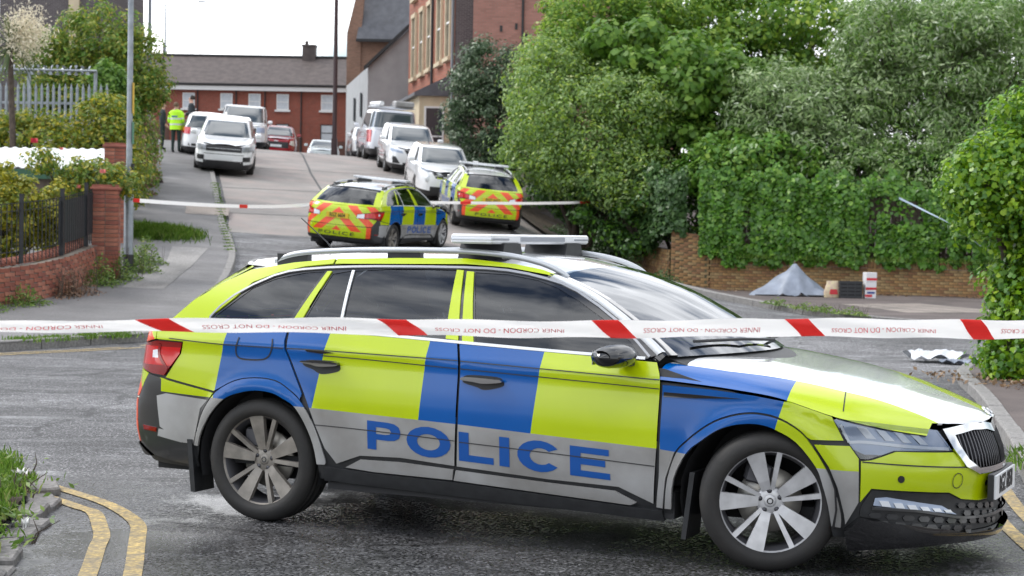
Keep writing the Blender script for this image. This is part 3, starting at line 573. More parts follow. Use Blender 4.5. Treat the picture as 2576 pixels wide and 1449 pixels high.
    for x,y in ((1.10,-.38),(1.10,.38),(.25,-.40),(.25,.40)):
        a=MB(); lean=lambda v:(v[0]-.28*max(0,v[2]-.62),v[1],v[2])
        a.box((x-.02,y-.25,.42),(x+.52,y+.25,.60),0,bev=.05); a.box((x-.10,y-.25,.52),(x+.05,y+.25,1.13),0,tf=lean,bev=.05); so=a.build('seat','seat_cloth',car)
        h=MB(); h.box((x-.12,y-.13,1.16),(x-.02,y+.13,1.34),0,tf=lean,bev=.035); h.tube([(x-.20,y-.05,1.08),(x-.24,y-.05,1.2)],.008,6,1); h.tube([(x-.20,y+.05,1.08),(x-.24,y+.05,1.2)],.008,6,1); h.build('headrest',['seat_cloth','chrome'],so)
    sw=MB(); sw.tube([(1.86+.06*math.cos(t)*.5,-.38+.185*math.sin(t),.98+.175*math.cos(t)) for t in np.linspace(0,2*math.pi,25)],.016,8); sw.box((1.86,-.42,.93),(1.95,-.34,1.02)); sw.build('steering_wheel','cabin_dark',car)
    return car
main_car=police_car('RGZ 6858','large lime, blue and silver police estate car parked across the junction in the foreground','x')
main_car.location=(-.984,10.475,0); main_car.rotation_euler=(0,0,R(-24.895))
# ------------------------------------------------------------ ground
def gz(x,y):
    """height of the ground: level at the junction, rising 12 percent up the side street"""
    t=-.19*x+.982*y; n=.982*x+.19*y
    p=np.interp(t,[0,24,28,31,36,42,45.3,53,60,66.6,71,85,121,300],[0,0,.12,.36,.78,1.32,1.72,2.72,3.6,4.3,4.6,4.85,5.9,9])
    c=-.05*(np.clip(n,-3,12)-5)*sst(26,40,t)
    return (p+c)*(1-sst(8.5,14,n)*(1-sst(46,62,t))*.93)
def groundmat(name,base,agg=.5,scale=70,rough=.8,wet=0,stain=0,patchy=.25,tint=None,wear=0,crack=0,pools=(),damp=()):
    m=bpy.data.materials.new(name); m.use_nodes=True; n=m.node_tree.nodes; l=m.node_tree.links.new; b=n['Principled BSDF']; M[name]=m
    t=n.new('ShaderNodeTexCoord')
    def noise(sc,det=5,rg=.6,vec=None):
        x=n.new('ShaderNodeTexNoise'); x.inputs['Scale'].default_value=sc; x.inputs['Detail'].default_value=det; x.inputs['Roughness'].default_value=rg; l(vec or t.outputs['Object'],x.inputs['Vector']); return x.outputs['Fac']
    def ramp(f,p0,c0,p1,c1):
        r=n.new('ShaderNodeValToRGB'); e=r.color_ramp.elements; e[0].position=p0;e[0].color=(*c0,1);e[1].position=p1;e[1].color=(*c1,1); l(f,r.inputs[0]); return r.outputs[0]
    def mixc(f,a,c,mode='MIX'):
        x=n.new('ShaderNodeMixRGB'); x.blend_type=mode
        if isinstance(f,float): x.inputs[0].default_value=f
        else: l(f,x.inputs[0])
        for k,v in ((1,a),(2,c)):
            if isinstance(v,tuple): x.inputs[k].default_value=(*v,1)
            else: l(v,x.inputs[k])
        return x.outputs[0]
    def dv4(f):
        x=n.new('ShaderNodeMath'); x.operation='MULTIPLY'; l(f,x.inputs[0]); x.inputs[1].default_value=.08; return x.outputs[0]
    g=ramp(noise(scale,3,.7),.34,tuple(c*(1-agg) for c in base),.68,tuple(c*(1+agg*.75) for c in base))
    big=ramp(noise(.55,6),.3,(1-patchy,)*3,.7,(1+patchy*.6,)*3); col=mixc(1.0,g,big,'MULTIPLY')
    vg=None
    if crack:      # stone chippings; the palest cells paint wet sparkle into the colour
        v2=n.new('ShaderNodeTexVoronoi'); v2.inputs['Scale'].default_value=78; l(t.outputs['Object'],v2.inputs['Vector']); vg=v2.outputs['Color']; rp=n.new('ShaderNodeValToRGB'); e=rp.color_ramp.elements; e[0].position=.18; e[0].color=(.42,.42,.42,1); e[1].position=.62; e[1].color=(1.15,1.15,1.15,1); k2=e.new(.74); k2.color=(1.5,1.5,1.5,1); k3=e.new(.82); k3.color=(3.2,3.2,3.2,1); l(vg,rp.inputs[0]); col=mixc(1.0,col,rp.outputs[0],'MULTIPLY')
    if tint: col=mixc(ramp(noise(.9,4),.45,(0,0,0),.7,(.7,)*3),col,tint)
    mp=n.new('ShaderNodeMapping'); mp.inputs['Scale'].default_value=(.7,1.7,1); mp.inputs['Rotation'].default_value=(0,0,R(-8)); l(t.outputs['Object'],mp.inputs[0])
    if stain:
        s1=ramp(noise(1.3,8,.68,mp.outputs[0]),.56,(0,0,0),.72,(stain,)*3); s2=ramp(noise(22,3),.35,(.25,)*3,.6,(1,1,1)); col=mixc(mixc(1.0,s1,s2,'MULTIPLY'),col,(.52,.53,.55))  # whitish dried stains, also painting pale wet sky sheen into the colour
    if wear:
        col=mixc(ramp(noise(9,6,.75),.44,(wear,)*3,.62,(wear*.25,)*3),col,(.12,.12,.122))
    if crack:
        dn=n.new('ShaderNodeTexNoise'); dn.inputs['Scale'].default_value=1.6; dn.inputs['Detail'].default_value=4; l(t.outputs['Object'],dn.inputs['Vector']); av=n.new('ShaderNodeVectorMath'); av.operation='MULTIPLY_ADD'; l(dn.outputs['Color'],av.inputs[0]); av.inputs[1].default_value=(.9,.9,0); l(t.outputs['Object'],av.inputs[2])
        vo=n.new('ShaderNodeTexVoronoi'); vo.feature='DISTANCE_TO_EDGE'; vo.inputs['Scale'].default_value=.33; l(av.outputs[0],vo.inputs['Vector']); col=mixc(ramp(vo.outputs['Distance'],.003,(crack,)*3,.009,(0,0,0)),col,(.035,.035,.036))
        vp=n.new('ShaderNodeTexVoronoi'); vp.inputs['Scale'].default_value=.22; l(av.outputs[0],vp.inputs['Vector']); col=mixc(1.0,col,ramp(vp.outputs['Color'],.2,(.78,)*3,.8,(1.2,)*3),'MULTIPLY')
    dm=None
    for (px_,py_,pr_) in damp:       # ground still wet
        ds=n.new('ShaderNodeVectorMath'); ds.operation='DISTANCE'; l(t.outputs['Object'],ds.inputs[0]); ds.inputs[1].default_value=(px_,py_,0); ad=n.new('ShaderNodeMath'); ad.operation='MULTIPLY_ADD'; l(noise(1.5,7,.68),ad.inputs[0]); ad.inputs[1].default_value=2.4*pr_; l(ds.outputs['Value'],ad.inputs[2]); k_=ramp(dv4(ad.outputs[0]),1.75*pr_*.08,(1,1,1),2.3*pr_*.08,(0,0,0)); dm=k_ if dm is None else mixc(1.0,dm,k_,'LIGHTEN')
    if dm is not None: col=mixc(dm,col,mixc(1.0,col,(.42,.42,.43),'MULTIPLY'))
    l(col,b.inputs['Base Color'])
    pm=None
    if wet:
        rr=ramp(noise(.8,7,.62,mp.outputs[0]),.48,(rough,)*3,.66,(rough-wet,)*3)
        if dm is not None: rr=mixc(dm,rr,ramp(vg,.3,(.14,.14,.14),.6,(.62,.62,.62)))
        for (px_,py_,pr_) in pools:      # puddles of spilt water
            ds=n.new('ShaderNodeVectorMath'); ds.operation='DISTANCE'; l(t.outputs['Object'],ds.inputs[0]); ds.inputs[1].default_value=(px_,py_,0); ad=n.new('ShaderNodeMath'); ad.operation='MULTIPLY_ADD'; l(noise(2.4,6,.65),ad.inputs[0]); ad.inputs[1].default_value=2.6*pr_; l(ds.outputs['Value'],ad.inputs[2]); pk_=ramp(dv4(ad.outputs[0]),1.9*pr_*.08,(1,1,1),2.5*pr_*.08,(0,0,0)); rr=mixc(pk_,rr,(.20,.20,.20)); pm=pk_ if pm is None else mixc(1.0,pm,pk_,'ADD')
        l(rr,b.inputs['Roughness'])
    else: b.inputs['Roughness'].default_value=rough
    bp=n.new('ShaderNodeBump'); bp.inputs['Strength'].default_value=.6
    if pm is not None: l(mixc(pm,(.6,.6,.6),(.22,.22,.22)),bp.inputs['Strength'])
    bp.inputs['Distance'].default_value=.006; l(noise(scale*1.2,2),bp.inputs['Height']); l(bp.outputs[0],b.inputs['Normal'])
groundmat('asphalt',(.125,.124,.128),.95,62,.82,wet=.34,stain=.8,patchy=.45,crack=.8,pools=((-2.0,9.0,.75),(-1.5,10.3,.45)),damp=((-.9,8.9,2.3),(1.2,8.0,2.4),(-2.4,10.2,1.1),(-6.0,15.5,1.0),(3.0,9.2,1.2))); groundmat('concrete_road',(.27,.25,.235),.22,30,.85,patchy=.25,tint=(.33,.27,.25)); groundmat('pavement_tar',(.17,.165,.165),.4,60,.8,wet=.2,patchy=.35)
groundmat('pavement_red',(.105,.085,.08),.4,60,.85,patchy=.3,tint=(.16,.13,.12)); groundmat('kerb_stone',(.26,.25,.24),.35,30,.8,patchy=.4); groundmat('paving',(.29,.25,.22),.25,40,.85,patchy=.3); groundmat('soil',(.085,.062,.042),.6,12,.95,patchy=.4); groundmat('lawn',(.05,.085,.02),.5,14,.95)
groundmat('yellow_line',(.60,.43,.15),.45,36,.8,patchy=.3,wear=.62); groundmat('tar_joint',(.06,.06,.06),.3,40,.7); groundmat('cobble',(.20,.19,.185),.4,25,.8,patchy=.4)
def sheet(name,poly,dz,m,step=1.2,res=.6,skirt=0,parent=None,kind='structure'):
    O=resample(poly,res); vs=list(O); ed=[(i,(i+1)%len(O)) for i in range(len(O))]; xs=[p[0] for p in O]; ys=[p[1] for p in O]
    for x in np.arange(min(xs)+.3*step,max(xs),step):
        for y in np.arange(min(ys)+.3*step,max(ys),step):
            if pip(x,y,O): vs.append((float(x),float(y)))
    r=delaunay_2d_cdt([Vector(v) for v in vs],ed,[],0,1e-5); V=[(v[0],v[1]) for v in r[0]]
    a=MB(); fs=[tuple(t) for t in r[2] if pip(sum(V[i][0] for i in t)/3,sum(V[i][1] for i in t)/3,O)]
    a.add([(x,y,float(gz(x,y))+dz) for x,y in V],fs,0,True)
    if skirt:
        n=len(O); a.add([(x,y,float(gz(x,y))+dz) for x,y in O]+[(x,y,float(gz(x,y))+dz-skirt) for x,y in O],[(i,(i+1)%n,n+(i+1)%n,n+i) for i in range(n)])
    o=a.build(name,m,parent)
    if parent is None: tag(o,kind=kind)
    return o
def ribbon(name,path,wd,dz,m,parent=None,n=4,kind='structure'):
    P=smooth(path,False,n) if n>1 else path; P=resample(P,.25,False); L_=[];R_=[]
    for i,p in enumerate(P):
        a=P[max(i-1,0)];b=P[min(i+1,len(P)-1)]; d=Vector((b[0]-a[0],b[1]-a[1])).normalized(); L_.append((p[0]-d.y*wd/2,p[1]+d.x*wd/2)); R_.append((p[0]+d.y*wd/2,p[1]-d.x*wd/2))
    a=MB(); a.grid([[(x,y,float(gz(x,y))+dz) for x,y in q] for q in (L_,R_)]); o=a.build(name,m,parent)
    if parent is None: tag(o,kind=kind)
    return o
xs=np.concatenate([np.arange(-90,-30,6),np.arange(-30,30,1.0),np.arange(30,91,6)]); ys=np.concatenate([np.arange(-14,95,1.0),np.arange(95,180,5),[220,300,420]])
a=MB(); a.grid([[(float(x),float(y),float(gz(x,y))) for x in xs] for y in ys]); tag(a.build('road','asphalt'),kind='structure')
KL=[(-16,8.0),(-11.5,15),(-9,18.4),(-7.4,20.7),(-6.35,22.2),(-5.68,23.4),(-5.25,23.9),(-4.94,24.4),(-4.80,26),(-4.92,29.5),(-5.37,34.5),(-5.98,38.2),(-7.1,43.7),(-8.58,51.6),(-10.6,62),(-12.7,73),(-19.5,108)]
sheet('left_pavement',smooth(KL,False,3)+[(-60,108),(-60,8)],.11,'pavement_tar',2.0)
KN=[(-30,14.5),(-8,13.3),(-4.75,12.4),(-3.6,11.75),(-3.12,11.15),(-2.84,10.5),(-2.70,9.8),(-2.58,9.0),(-2.46,8.2),(-2.35,7),(-2.25,5),(-2.15,0)]
sheet('near_left_pavement',smooth(KN,False,3)+[(-30,0)],.055,'soil',1.0)
KF=[(30,24),(14,29.2),(8.6,31.6),(6.6,32.8),(5.7,34.0),(5.0,35.4),(4.3,37.6),(3.3,41.5),(2.0,46.0),(.7,52),(-1.2,60),(-3.9,73),(-9.5,100)]
sheet('far_right_pavement',smooth(KF,False,3)+[(40,100),(40,24)],.10,'pavement_red',1.6)
KR=[(2.9,2),(3.0,8),(3.3,10.5),(4.03,14),(4.75,17.6),(5.3,20.6),(6.2,22.2),(8.5,23.0),(30,21)]
sheet('near_right_pavement',smooth(KR,False,3)+[(30,2)],.10,'pavement_red',1.5)
hillL=[p for p in KL if 40<p[1]<80]; hillR=[(-3.9,73),(-1.2,60),(.7,52),(1.9,46.2),(2.8,43.2)]
sheet('concrete_hill_road',[(-6.62,41.3)]+[(x+.16,y) for x,y in hillL]+[(x-.1,y) for x,y in hillR],.006,'concrete_road',1.2)
for nm,p in (('road_joint',[(-3.9,42.6),(-5.2,50),(-6.6,58),(-8.4,70)]),('road_joint',[(-7.2,45.2),(.9,48.4)]),('road_joint',[(-8.3,51),(-.2,54.5)]),('road_joint',[(-9.6,57.5),(-1.5,60.6)])): ribbon(nm,p,.07,.011,'tar_joint',n=1)
sheet('pavement_repair',[(-7.95,43.3),(-6.95,43.6),(-7.2,45.4),(-8.25,45.1)],.117,'paving',1)
sheet('pavement_repair',[(-6.9,36.2),(-6.2,36.4),(-6.0,33.4),(-5.9,30.2),(-6.6,30.2),(-6.5,33.5)],.117,'kerb_stone',1)
tac=sheet('tactile_paving',[(7.2,39.2),(9.2,40.3),(10.4,36.6),(7.9,35.6)],.104,'paving',1)
for i in range(1,4):
    k=i/4; ribbon('paving_joint',[(7.2+2.0*k,39.2+1.1*k),(7.9+2.5*k,35.6+1.0*k)],.03,.108,'tar_joint',tac,1)
for i in range(1,5):
    k=i/5; ribbon('paving_joint',[(7.2+.7*k,39.2-3.6*k),(9.2+1.2*k,40.3-3.7*k)],.03,.108,'tar_joint',tac,1)
sheet('bare_earth',[(1.6,46.6),(3.2,43.2),(4.4,45.6),(4.2,46.6),(.8,58.5),(-.6,58)],.11,'soil',1)
# kerb stones, one by one
def kerb(name,path,m='kerb_stone',h=.115,wd=.14,ln=.88,s0=0,s1=1e9,jit=0):
    P=resample(smooth(path,False,6),.05,False); root=empty(name); tag(root,kind='structure'); acc=0; i0=0; rnd=random.Random(len(path)); me=None
    a=MB(); a.box((0,-wd,-.12),(ln-.012,0,h),0,bev=.012); me=a.mesh('kerb_stone',m)
    d=0
    for i in range(1,len(P)):
        d+=math.hypot(P[i][0]-P[i-1][0],P[i][1]-P[i-1][1])
        if d>=ln or i==len(P)-1:
            if s0<=acc<=s1:
                x,y=P[i0]; x1,y1=P[i]; z0=float(gz(x,y)); z1=float(gz(x1,y1)); o=link('kerb_stone',me,root,(x+rnd.uniform(-jit,jit),y+rnd.uniform(-jit,jit),z0+rnd.uniform(-.006,.006)-rnd.random()*jit*.5),(rnd.uniform(-jit,jit)*2,-math.atan2(z1-z0,ln)+rnd.uniform(-jit,jit),math.atan2(y1-y,x1-x)+rnd.uniform(-jit,jit)*3)); o.scale.x=math.hypot(x1-x,y1-y)/ln*(1-rnd.random()*jit*6)
            acc+=d; d=0; i0=i
    return root
kerb('left_kerb',KL[2:15][::-1],h=.125); kerb('near_left_kerb',KN[2:11][::-1],'cobble',h=.04,ln=.27,wd=.17,jit=.04); kerb('far_right_kerb',KF[1:9],h=.12); kerb('near_right_kerb',KR[0:8][::-1],h=.12)
# painted lines
YA=[(-5.2,13.6),(-3.75,12.05),(-3.23,11.44),(-2.78,10.84),(-2.35,10.27),(-2.11,9.83),(-1.97,9.47),(-1.9,9.13),(-1.84,8.81),(-1.71,8.11),(-1.5,6.8),(-1.3,4)]
YB=[(-5.2,13.2),(-3.9,11.75),(-3.2,11.02),(-2.68,10.39),(-2.43,10.05),(-2.3,9.87),(-2.17,9.45),(-2.08,9.11),(-2.03,8.79),(-1.91,8.09),(-1.72,6.8),(-1.5,4)]
ribbon('yellow_line',YA,.085,.005,'yellow_line'); ribbon('yellow_line',YB,.085,.005,'yellow_line')
YF=[(-11,14.6),(-8.6,18),(-6.19,21.55),(-5.42,22.5),(-4.75,23.5),(-4.5,24.4)]
ribbon('yellow_line',YF,.09,.005,'yellow_line'); ribbon('yellow_line',[(x-.12,y+.17) for x,y in YF],.09,.005,'yellow_line')
ribbon('yellow_line',[(2.62,8.0),(2.78,9.9),(3.05,11.6),(3.55,14)],.085,.005,'yellow_line'); ribbon('yellow_line',[(2.78,7.9),(2.95,9.9),(3.22,11.6),(3.7,13.8)],.085,.005,'yellow_line')
# ------------------------------------------------------------ brick walls
for i,c in enumerate([(.33,.185,.08),(.38,.225,.095),(.28,.15,.075),(.37,.25,.12)]): mat('orange_brick_%d'%i,c,.85,noise=(9,.35),bump=(40,.3))
for i,c in enumerate([(.33,.12,.075),(.29,.095,.06),(.37,.15,.10),(.25,.085,.06)]): mat('red_brick_%d'%i,c,.85,noise=(9,.3),bump=(40,.3))
mat('mortar',(.20,.17,.14),.95,noise=(8,.35)); mat('moss_mortar',(.13,.12,.07),.95,noise=(5,.4)); mat('coping_red',(.30,.10,.07),.8,noise=(6,.3))
def brick_wall(name,path,courses,label,fam,depth=.215,coping='soldier',parts=300,z=None,cat='wall',mort='mortar',topfn=None,left=False,seed=1,both=False):
    """bricks laid one by one along a path; the near face looks to the right of the path's direction"""
    rnd=random.Random(seed); P=resample(path,.02,False); S=[0]
    for i in range(1,len(P)): S.append(S[-1]+math.hypot(P[i][0]-P[i-1][0],P[i][1]-P[i-1][1]))
    def pt(s):
        k=min(max(int(np.searchsorted(S,s)),1),len(P)-1); f=(s-S[k-1])/max(S[k]-S[k-1],1e-9); x=P[k-1][0]+(P[k][0]-P[k-1][0])*f; y=P[k-1][1]+(P[k][1]-P[k-1][1])*f
        q=P[min(k+4,len(P)-1)];p=P[max(k-5,0)]; return x,y,math.atan2(q[1]-p[1],q[0]-p[0])
    root=empty(name,(path[0][0],path[0][1],0),0,label,cat); ox,oy=path[0]; base=lambda s:(z if z is not None else float(gz(*pt(s)[:2]))+.09); Ltot=S[-1]
    H_=courses*.075; a=MB(); rows=[]
    for s in np.linspace(0,Ltot,max(2,int(Ltot/.3))):
        x,y,an=pt(s); nx,ny=math.sin(an),-math.cos(an); zb=base(s)
        rows.append([(x-ox-nx*.006,y-oy-ny*.006,zb-.3),(x-ox-nx*.006,y-oy-ny*.006,zb+H_-.004),(x-ox-nx*(depth-.006),y-oy-ny*(depth-.006),zb+H_-.004),(x-ox-nx*(depth-.006),y-oy-ny*(depth-.006),zb-.3)])
    a.grid(rows,sm=False,close=True); a.add(rows[0],[(0,1,2,3)]); a.add(rows[-1],[(3,2,1,0)]); a.build('wall_core',mort,root)
    meshes=[]
    for sh in ('stretch','half','soldier'):
        for i in range(4):
            b=MB(); L_={'stretch':.215,'half':.1025,'soldier':.065}[sh]; hh={'soldier':.215}.get(sh,.065); b.box((0,-.02 if not sh=='soldier' else -depth,0),(L_,.005,hh),0,bev=.004); meshes.append(b.mesh('brick','%s_%d'%(fam,i)))
    items=[]
    for c in range(courses):
        s=-(.1125 if c%2 else 0)
        while s<Ltot-.06:
            if s<0: items.append((0,.1125,c,'half'))
            else: items.append((s,.225,c,'stretch' if s+.2<=Ltot else 'half'))
            s+=.225
    if coping=='soldier':
        for k in range(int(Ltot/.075)): items.append((k*.075,.075,courses,'soldier'))
    items.sort(key=lambda q:-{'stretch':3,'soldier':2,'half':1}[q[3]]); extra=MB()
    for n_,(s,w_,c,sh) in enumerate(items):
        x,y,an=pt(s+w_/2); nx,ny=math.sin(an),-math.cos(an); zb=base(s+w_/2)+c*.075+.005; w2={'stretch':.215,'half':.1025,'soldier':.065}[sh]
        pr=rnd.uniform(-.003,.006); X=x-ox-math.cos(an)*w2/2+nx*pr; Y=y-oy-math.sin(an)*w2/2+ny*pr
        # local -y of a brick faces out of the wall
        if n_<parts:
            o=link('brick',meshes[('stretch','half','soldier').index(sh)*4+rnd.randrange(4)],root,(X,Y,zb),(0,rnd.uniform(-.006,.006),an+math.pi)); o.location=(X+math.cos(an)*w2,Y+math.sin(an)*w2,zb)
        else:
            ca,sa=math.cos(an),math.sin(an); d0={'soldier':depth}.get(sh,.02); hh={'soldier':.215}.get(sh,.065)
            extra.box((0,-.005,0),(w2,d0,hh),rnd.randrange(4),tf=lambda v:(X+ca*v[0]-sa*v[1],Y+sa*v[0]+ca*v[1],zb+v[2]))
    if extra.v: tag(extra.build('bricks',['%s_%d'%(fam,i) for i in range(4)],root),kind='stuff')
    return root
brick_wall('brick_wall',[(5.15,46.62),(8.3,45.75),(12.9,44.35)],9,'low orange brick wall with upright top course under the ivy fence','orange_brick',mort='moss_mortar',seed=3)
brick_wall('brick_pier',[(4.15,46.85),(5.12,46.6)],19,'taller mossy orange brick pier where the ivy wall turns the corner','orange_brick',mort='moss_mortar',coping=None,seed=5,depth=.33)
brick_wall('brick_wall',[(.7,60),(1.9,55.5),(4.10,46.95)],12,'ivy-covered orange brick wall running up the right of the hill','orange_brick',mort='moss_mortar',coping=None,parts=260,seed=6)
wl=smooth([(-13.2,24.1),(-10.3,25.5),(-8.6,26.75),(-7.7,28.0),(-7.33,29.3),(-7.24,30.5),(-7.22,31.12)],False,6)
brick_wall('garden_wall',wl,8,'curved red brick garden wall with rounded coping below black railings','red_brick',parts=300,seed=8,coping=None)
def wall_top(x,y): return float(gz(x,y))+.09+8*.075
# rounded coping bricks on the garden wall
W=empty('wall_coping',(0,0,0),0,'row of rounded red coping bricks on top of the curved garden wall','coping'); Pw=resample(wl,.02,False); cb=MB()
cb.prism([(-.125,0),(-.125,.05),(-.09,.095),(-.03,.115),(.03,.115),(.09,.095),(.125,.05),(.125,0)],0,.066,lambda a,b,h:(h,a-.10,b)); cm_=[cb.mesh('brick','red_brick_%d'%i) for i in range(4)]
s=0;last=Pw[0]; rnd=random.Random(4); num=0
for i in range(1,len(Pw)):
    s+=math.hypot(Pw[i][0]-Pw[i-1][0],Pw[i][1]-Pw[i-1][1])
    if s>.077:
        s=0; x,y=Pw[i]; q=Pw[min(i+5,len(Pw)-1)];p=Pw[max(0,i-5)]; an=math.atan2(q[1]-p[1],q[0]-p[0]); num+=1
        if x>-10.5: link('brick',cm_[rnd.randrange(4)],W,(x-math.sin(an)*.0,y,wall_top(x,y)+.004),(0,0,an+math.pi)).location=(x+math.sin(an)*-.2,y+math.cos(an)*.2,wall_top(x,y)+.004)
def pier(x,y,h,wd,label,seed,an=0):
    r=empty('brick_pier',(x,y,float(gz(x,y))),an,label,'pier'); rnd=random.Random(seed); a=MB(); a.box((-wd/2+.006,-wd/2+.006,-.2),(wd/2-.006,wd/2-.006,h)); a.build('wall_core','mortar',r); n=int(h/.075); k=max(2,round(wd/.225)); bl=wd/k
    b=MB(); b.box((.005,-.004,0),(bl-.005,.05,.065),bev=.004); ms=[]
    for i in range(4): ms.append(b.mesh('brick','red_brick_%d'%i))
    b=MB(); b.box((.005,-.004,0),(bl/2-.005,.05,.065),bev=.004); mh=b.mesh('brick','red_brick_0')
    for c in range(n):
        for f,(ca,sa) in enumerate(((1,0),(0,-1))):      # front and the side towards the street
            for q in range(k):
                lx=-wd/2+q*bl
                p=(lx,-wd/2) if f==0 else (wd/2,lx)
                link('brick',ms[rnd.randrange(4)],r,(p[0],p[1],.05+c*.075),(0,0,0 if f==0 else math.pi/2))
    a=MB(); a.box((-wd/2-.03,-wd/2-.03,h),(wd/2+.03,wd/2+.03,h+.06),bev=.015); a.prism([(-wd/2,-wd/2),(wd/2,-wd/2),(wd/2,wd/2),(-wd/2,wd/2)],h+.06,h+.10); a.build('cap_stone','coping_red',r); return r
pier(-7.14,31.35,1.62,.46,'tall red brick gate pier just behind the grey lamp post',11,.15)
pier(-8.1,36.3,2.0,.42,'red brick pier standing beyond the first one under the shrubs',12,.2)
# ------------------------------------------------------------ plants
leafmat('leaf_holm',(.03,.07,.028),(.10,.155,.07),(.33,.39,.27),.25,.35); leafmat('leaf_elder',(.17,.30,.03),(.34,.49,.055),(.58,.66,.14),.45); leafmat('leaf_olive',(.13,.24,.06),(.29,.42,.14),(.54,.64,.33),.38)
leafmat('leaf_maple',(.085,.20,.022),(.20,.36,.045),(.34,.50,.08),.45); leafmat('leaf_silver',(.17,.26,.10),(.37,.47,.24),(.70,.76,.60),.34,.4); leafmat('leaf_green',(.075,.18,.024),(.18,.33,.05),(.30,.45,.08),.45); leafmat('leaf_ivy',(.05,.15,.018),(.14,.31,.035),(.27,.46,.07),.32,.3)
leafmat('leaf_ivy_shade',(.036,.09,.024),(.085,.175,.048),(.16,.27,.09),.28,.4); leafmat('leaf_hedge',(.09,.21,.010),(.26,.44,.02),(.44,.60,.05),.42,.3); leafmat('leaf_gold',(.17,.20,.018),(.48,.44,.035),(.66,.53,.06),.4); leafmat('leaf_left',(.11,.18,.028),(.32,.36,.05),(.54,.43,.08),.42); leafmat('leaf_rose',(.08,.15,.02),(.23,.33,.05),(.44,.37,.10),.38)  # second ivy is a darker copy, shade painted into the leaf colour
leafmat('leaf_weed',(.08,.16,.025),(.19,.29,.05),(.33,.36,.10),.4); leafmat('leaf_dry',(.18,.11,.06),(.30,.17,.11),(.34,.25,.14),.3); leafmat('grass_blade',(.08,.17,.02),(.18,.32,.04),(.32,.36,.11),.4); leafmat('umbel_cream',(.50,.54,.26),(.68,.68,.40),None,.3); leafmat('palm_leaf',(.06,.10,.035),(.15,.18,.07),(.25,.21,.08),.25); leafmat('plume_cream',(.66,.58,.42),(.86,.80,.64),None,.3); leafmat('leaf_litter',(.16,.09,.045),(.26,.17,.09),None,.1)
mat('bark',(.085,.065,.05),.95,noise=(12,.4),bump=(20,.5)); mat('rose_red',(.55,.02,.05),.6); mat('rose_pink',(.75,.20,.18),.6)
def leafmesh(name,P,N,size,aspect,mats,mi=None,rng=None,fold=.25,droop=0,lobed=False):
    n=len(P); rng=rng or np.random.default_rng(0); N=N/np.maximum(np.linalg.norm(N,axis=1),1e-6)[:,None]
    T=rng.normal(size=(n,3)); T[:,2]-=droop; T-=N*(T*N).sum(1)[:,None]; T/=np.maximum(np.linalg.norm(T,axis=1),1e-6)[:,None]; B=np.cross(N,T)
    L_=(np.asarray(size)*rng.uniform(.6,1.3,n))[:,None]; W_=L_*aspect/2
    if lobed: prof=[(-.5,0,0),(-.42,.8,.1),(-.02,1.05,.12),(.05,.55,.05),(.5,0,-.1),(.05,-.55,.05),(-.02,-1.05,.12),(-.42,-.8,.1)]
    else: prof=[(-.5,0,0),(-.05,1,fold*.5),(.5,0,-.1),(-.05,-1,fold*.5)]
    V=np.stack([P+T*L_*a+B*W_*b+N*W_*c for a,b,c in prof],1).reshape(-1,3); k=len(prof)
    me=bpy.data.meshes.new(name); me.vertices.add(n*k); me.vertices.foreach_set('co',V.astype(np.float32).ravel()); me.loops.add(n*k); me.loops.foreach_set('vertex_index',np.arange(n*k,dtype=np.int32))
    me.polygons.add(n); me.polygons.foreach_set('loop_start',np.arange(0,n*k,k,dtype=np.int32)); me.polygons.foreach_set('loop_total',np.full(n,k,dtype=np.int32))
    for m in (mats if isinstance(mats,(list,tuple)) else [mats]): me.materials.append(M[m])
    if mi is not None: me.polygons.foreach_set('material_index',np.asarray(mi,dtype=np.int32))
    me.update(calc_edges=True); me.validate(); return me
def crown(blobs,count,clump,rng,per=46,upw=.5):
    """leaf places in tufts near the skin of several rounded masses"""
    P=[];N=[];tot=sum(b[6] for b in blobs)
    for (cx,cy,cz,rx,ry,rz,wt) in blobs:
        nc=max(3,int(count*wt/tot/per)); d=rng.normal(size=(nc,3)); d/=np.linalg.norm(d,axis=1)[:,None]; rad=rng.uniform(.45,1.2,nc)**.65
        C_=np.stack([cx+d[:,0]*rx*rad,cy+d[:,1]*ry*rad,cz+d[:,2]*rz*rad],1)
        k=rng.integers(int(per*.5),int(per*1.5),nc); idx=np.repeat(np.arange(nc),k); cs=rng.uniform(.6,1.35,nc)[idx][:,None]
        q=rng.normal(size=(len(idx),3)); q/=np.linalg.norm(q,axis=1)[:,None]; q*=rng.uniform(.2,1,len(idx))[:,None]**.5
        P.append(C_[idx]+q*clump*cs*np.array([1,1,.72])); nn=q*1.5+d[idx]*.35+rng.normal(size=q.shape)*.40; nn[:,2]+=upw; N.append(nn)
    return np.vstack(P),np.vstack(N)
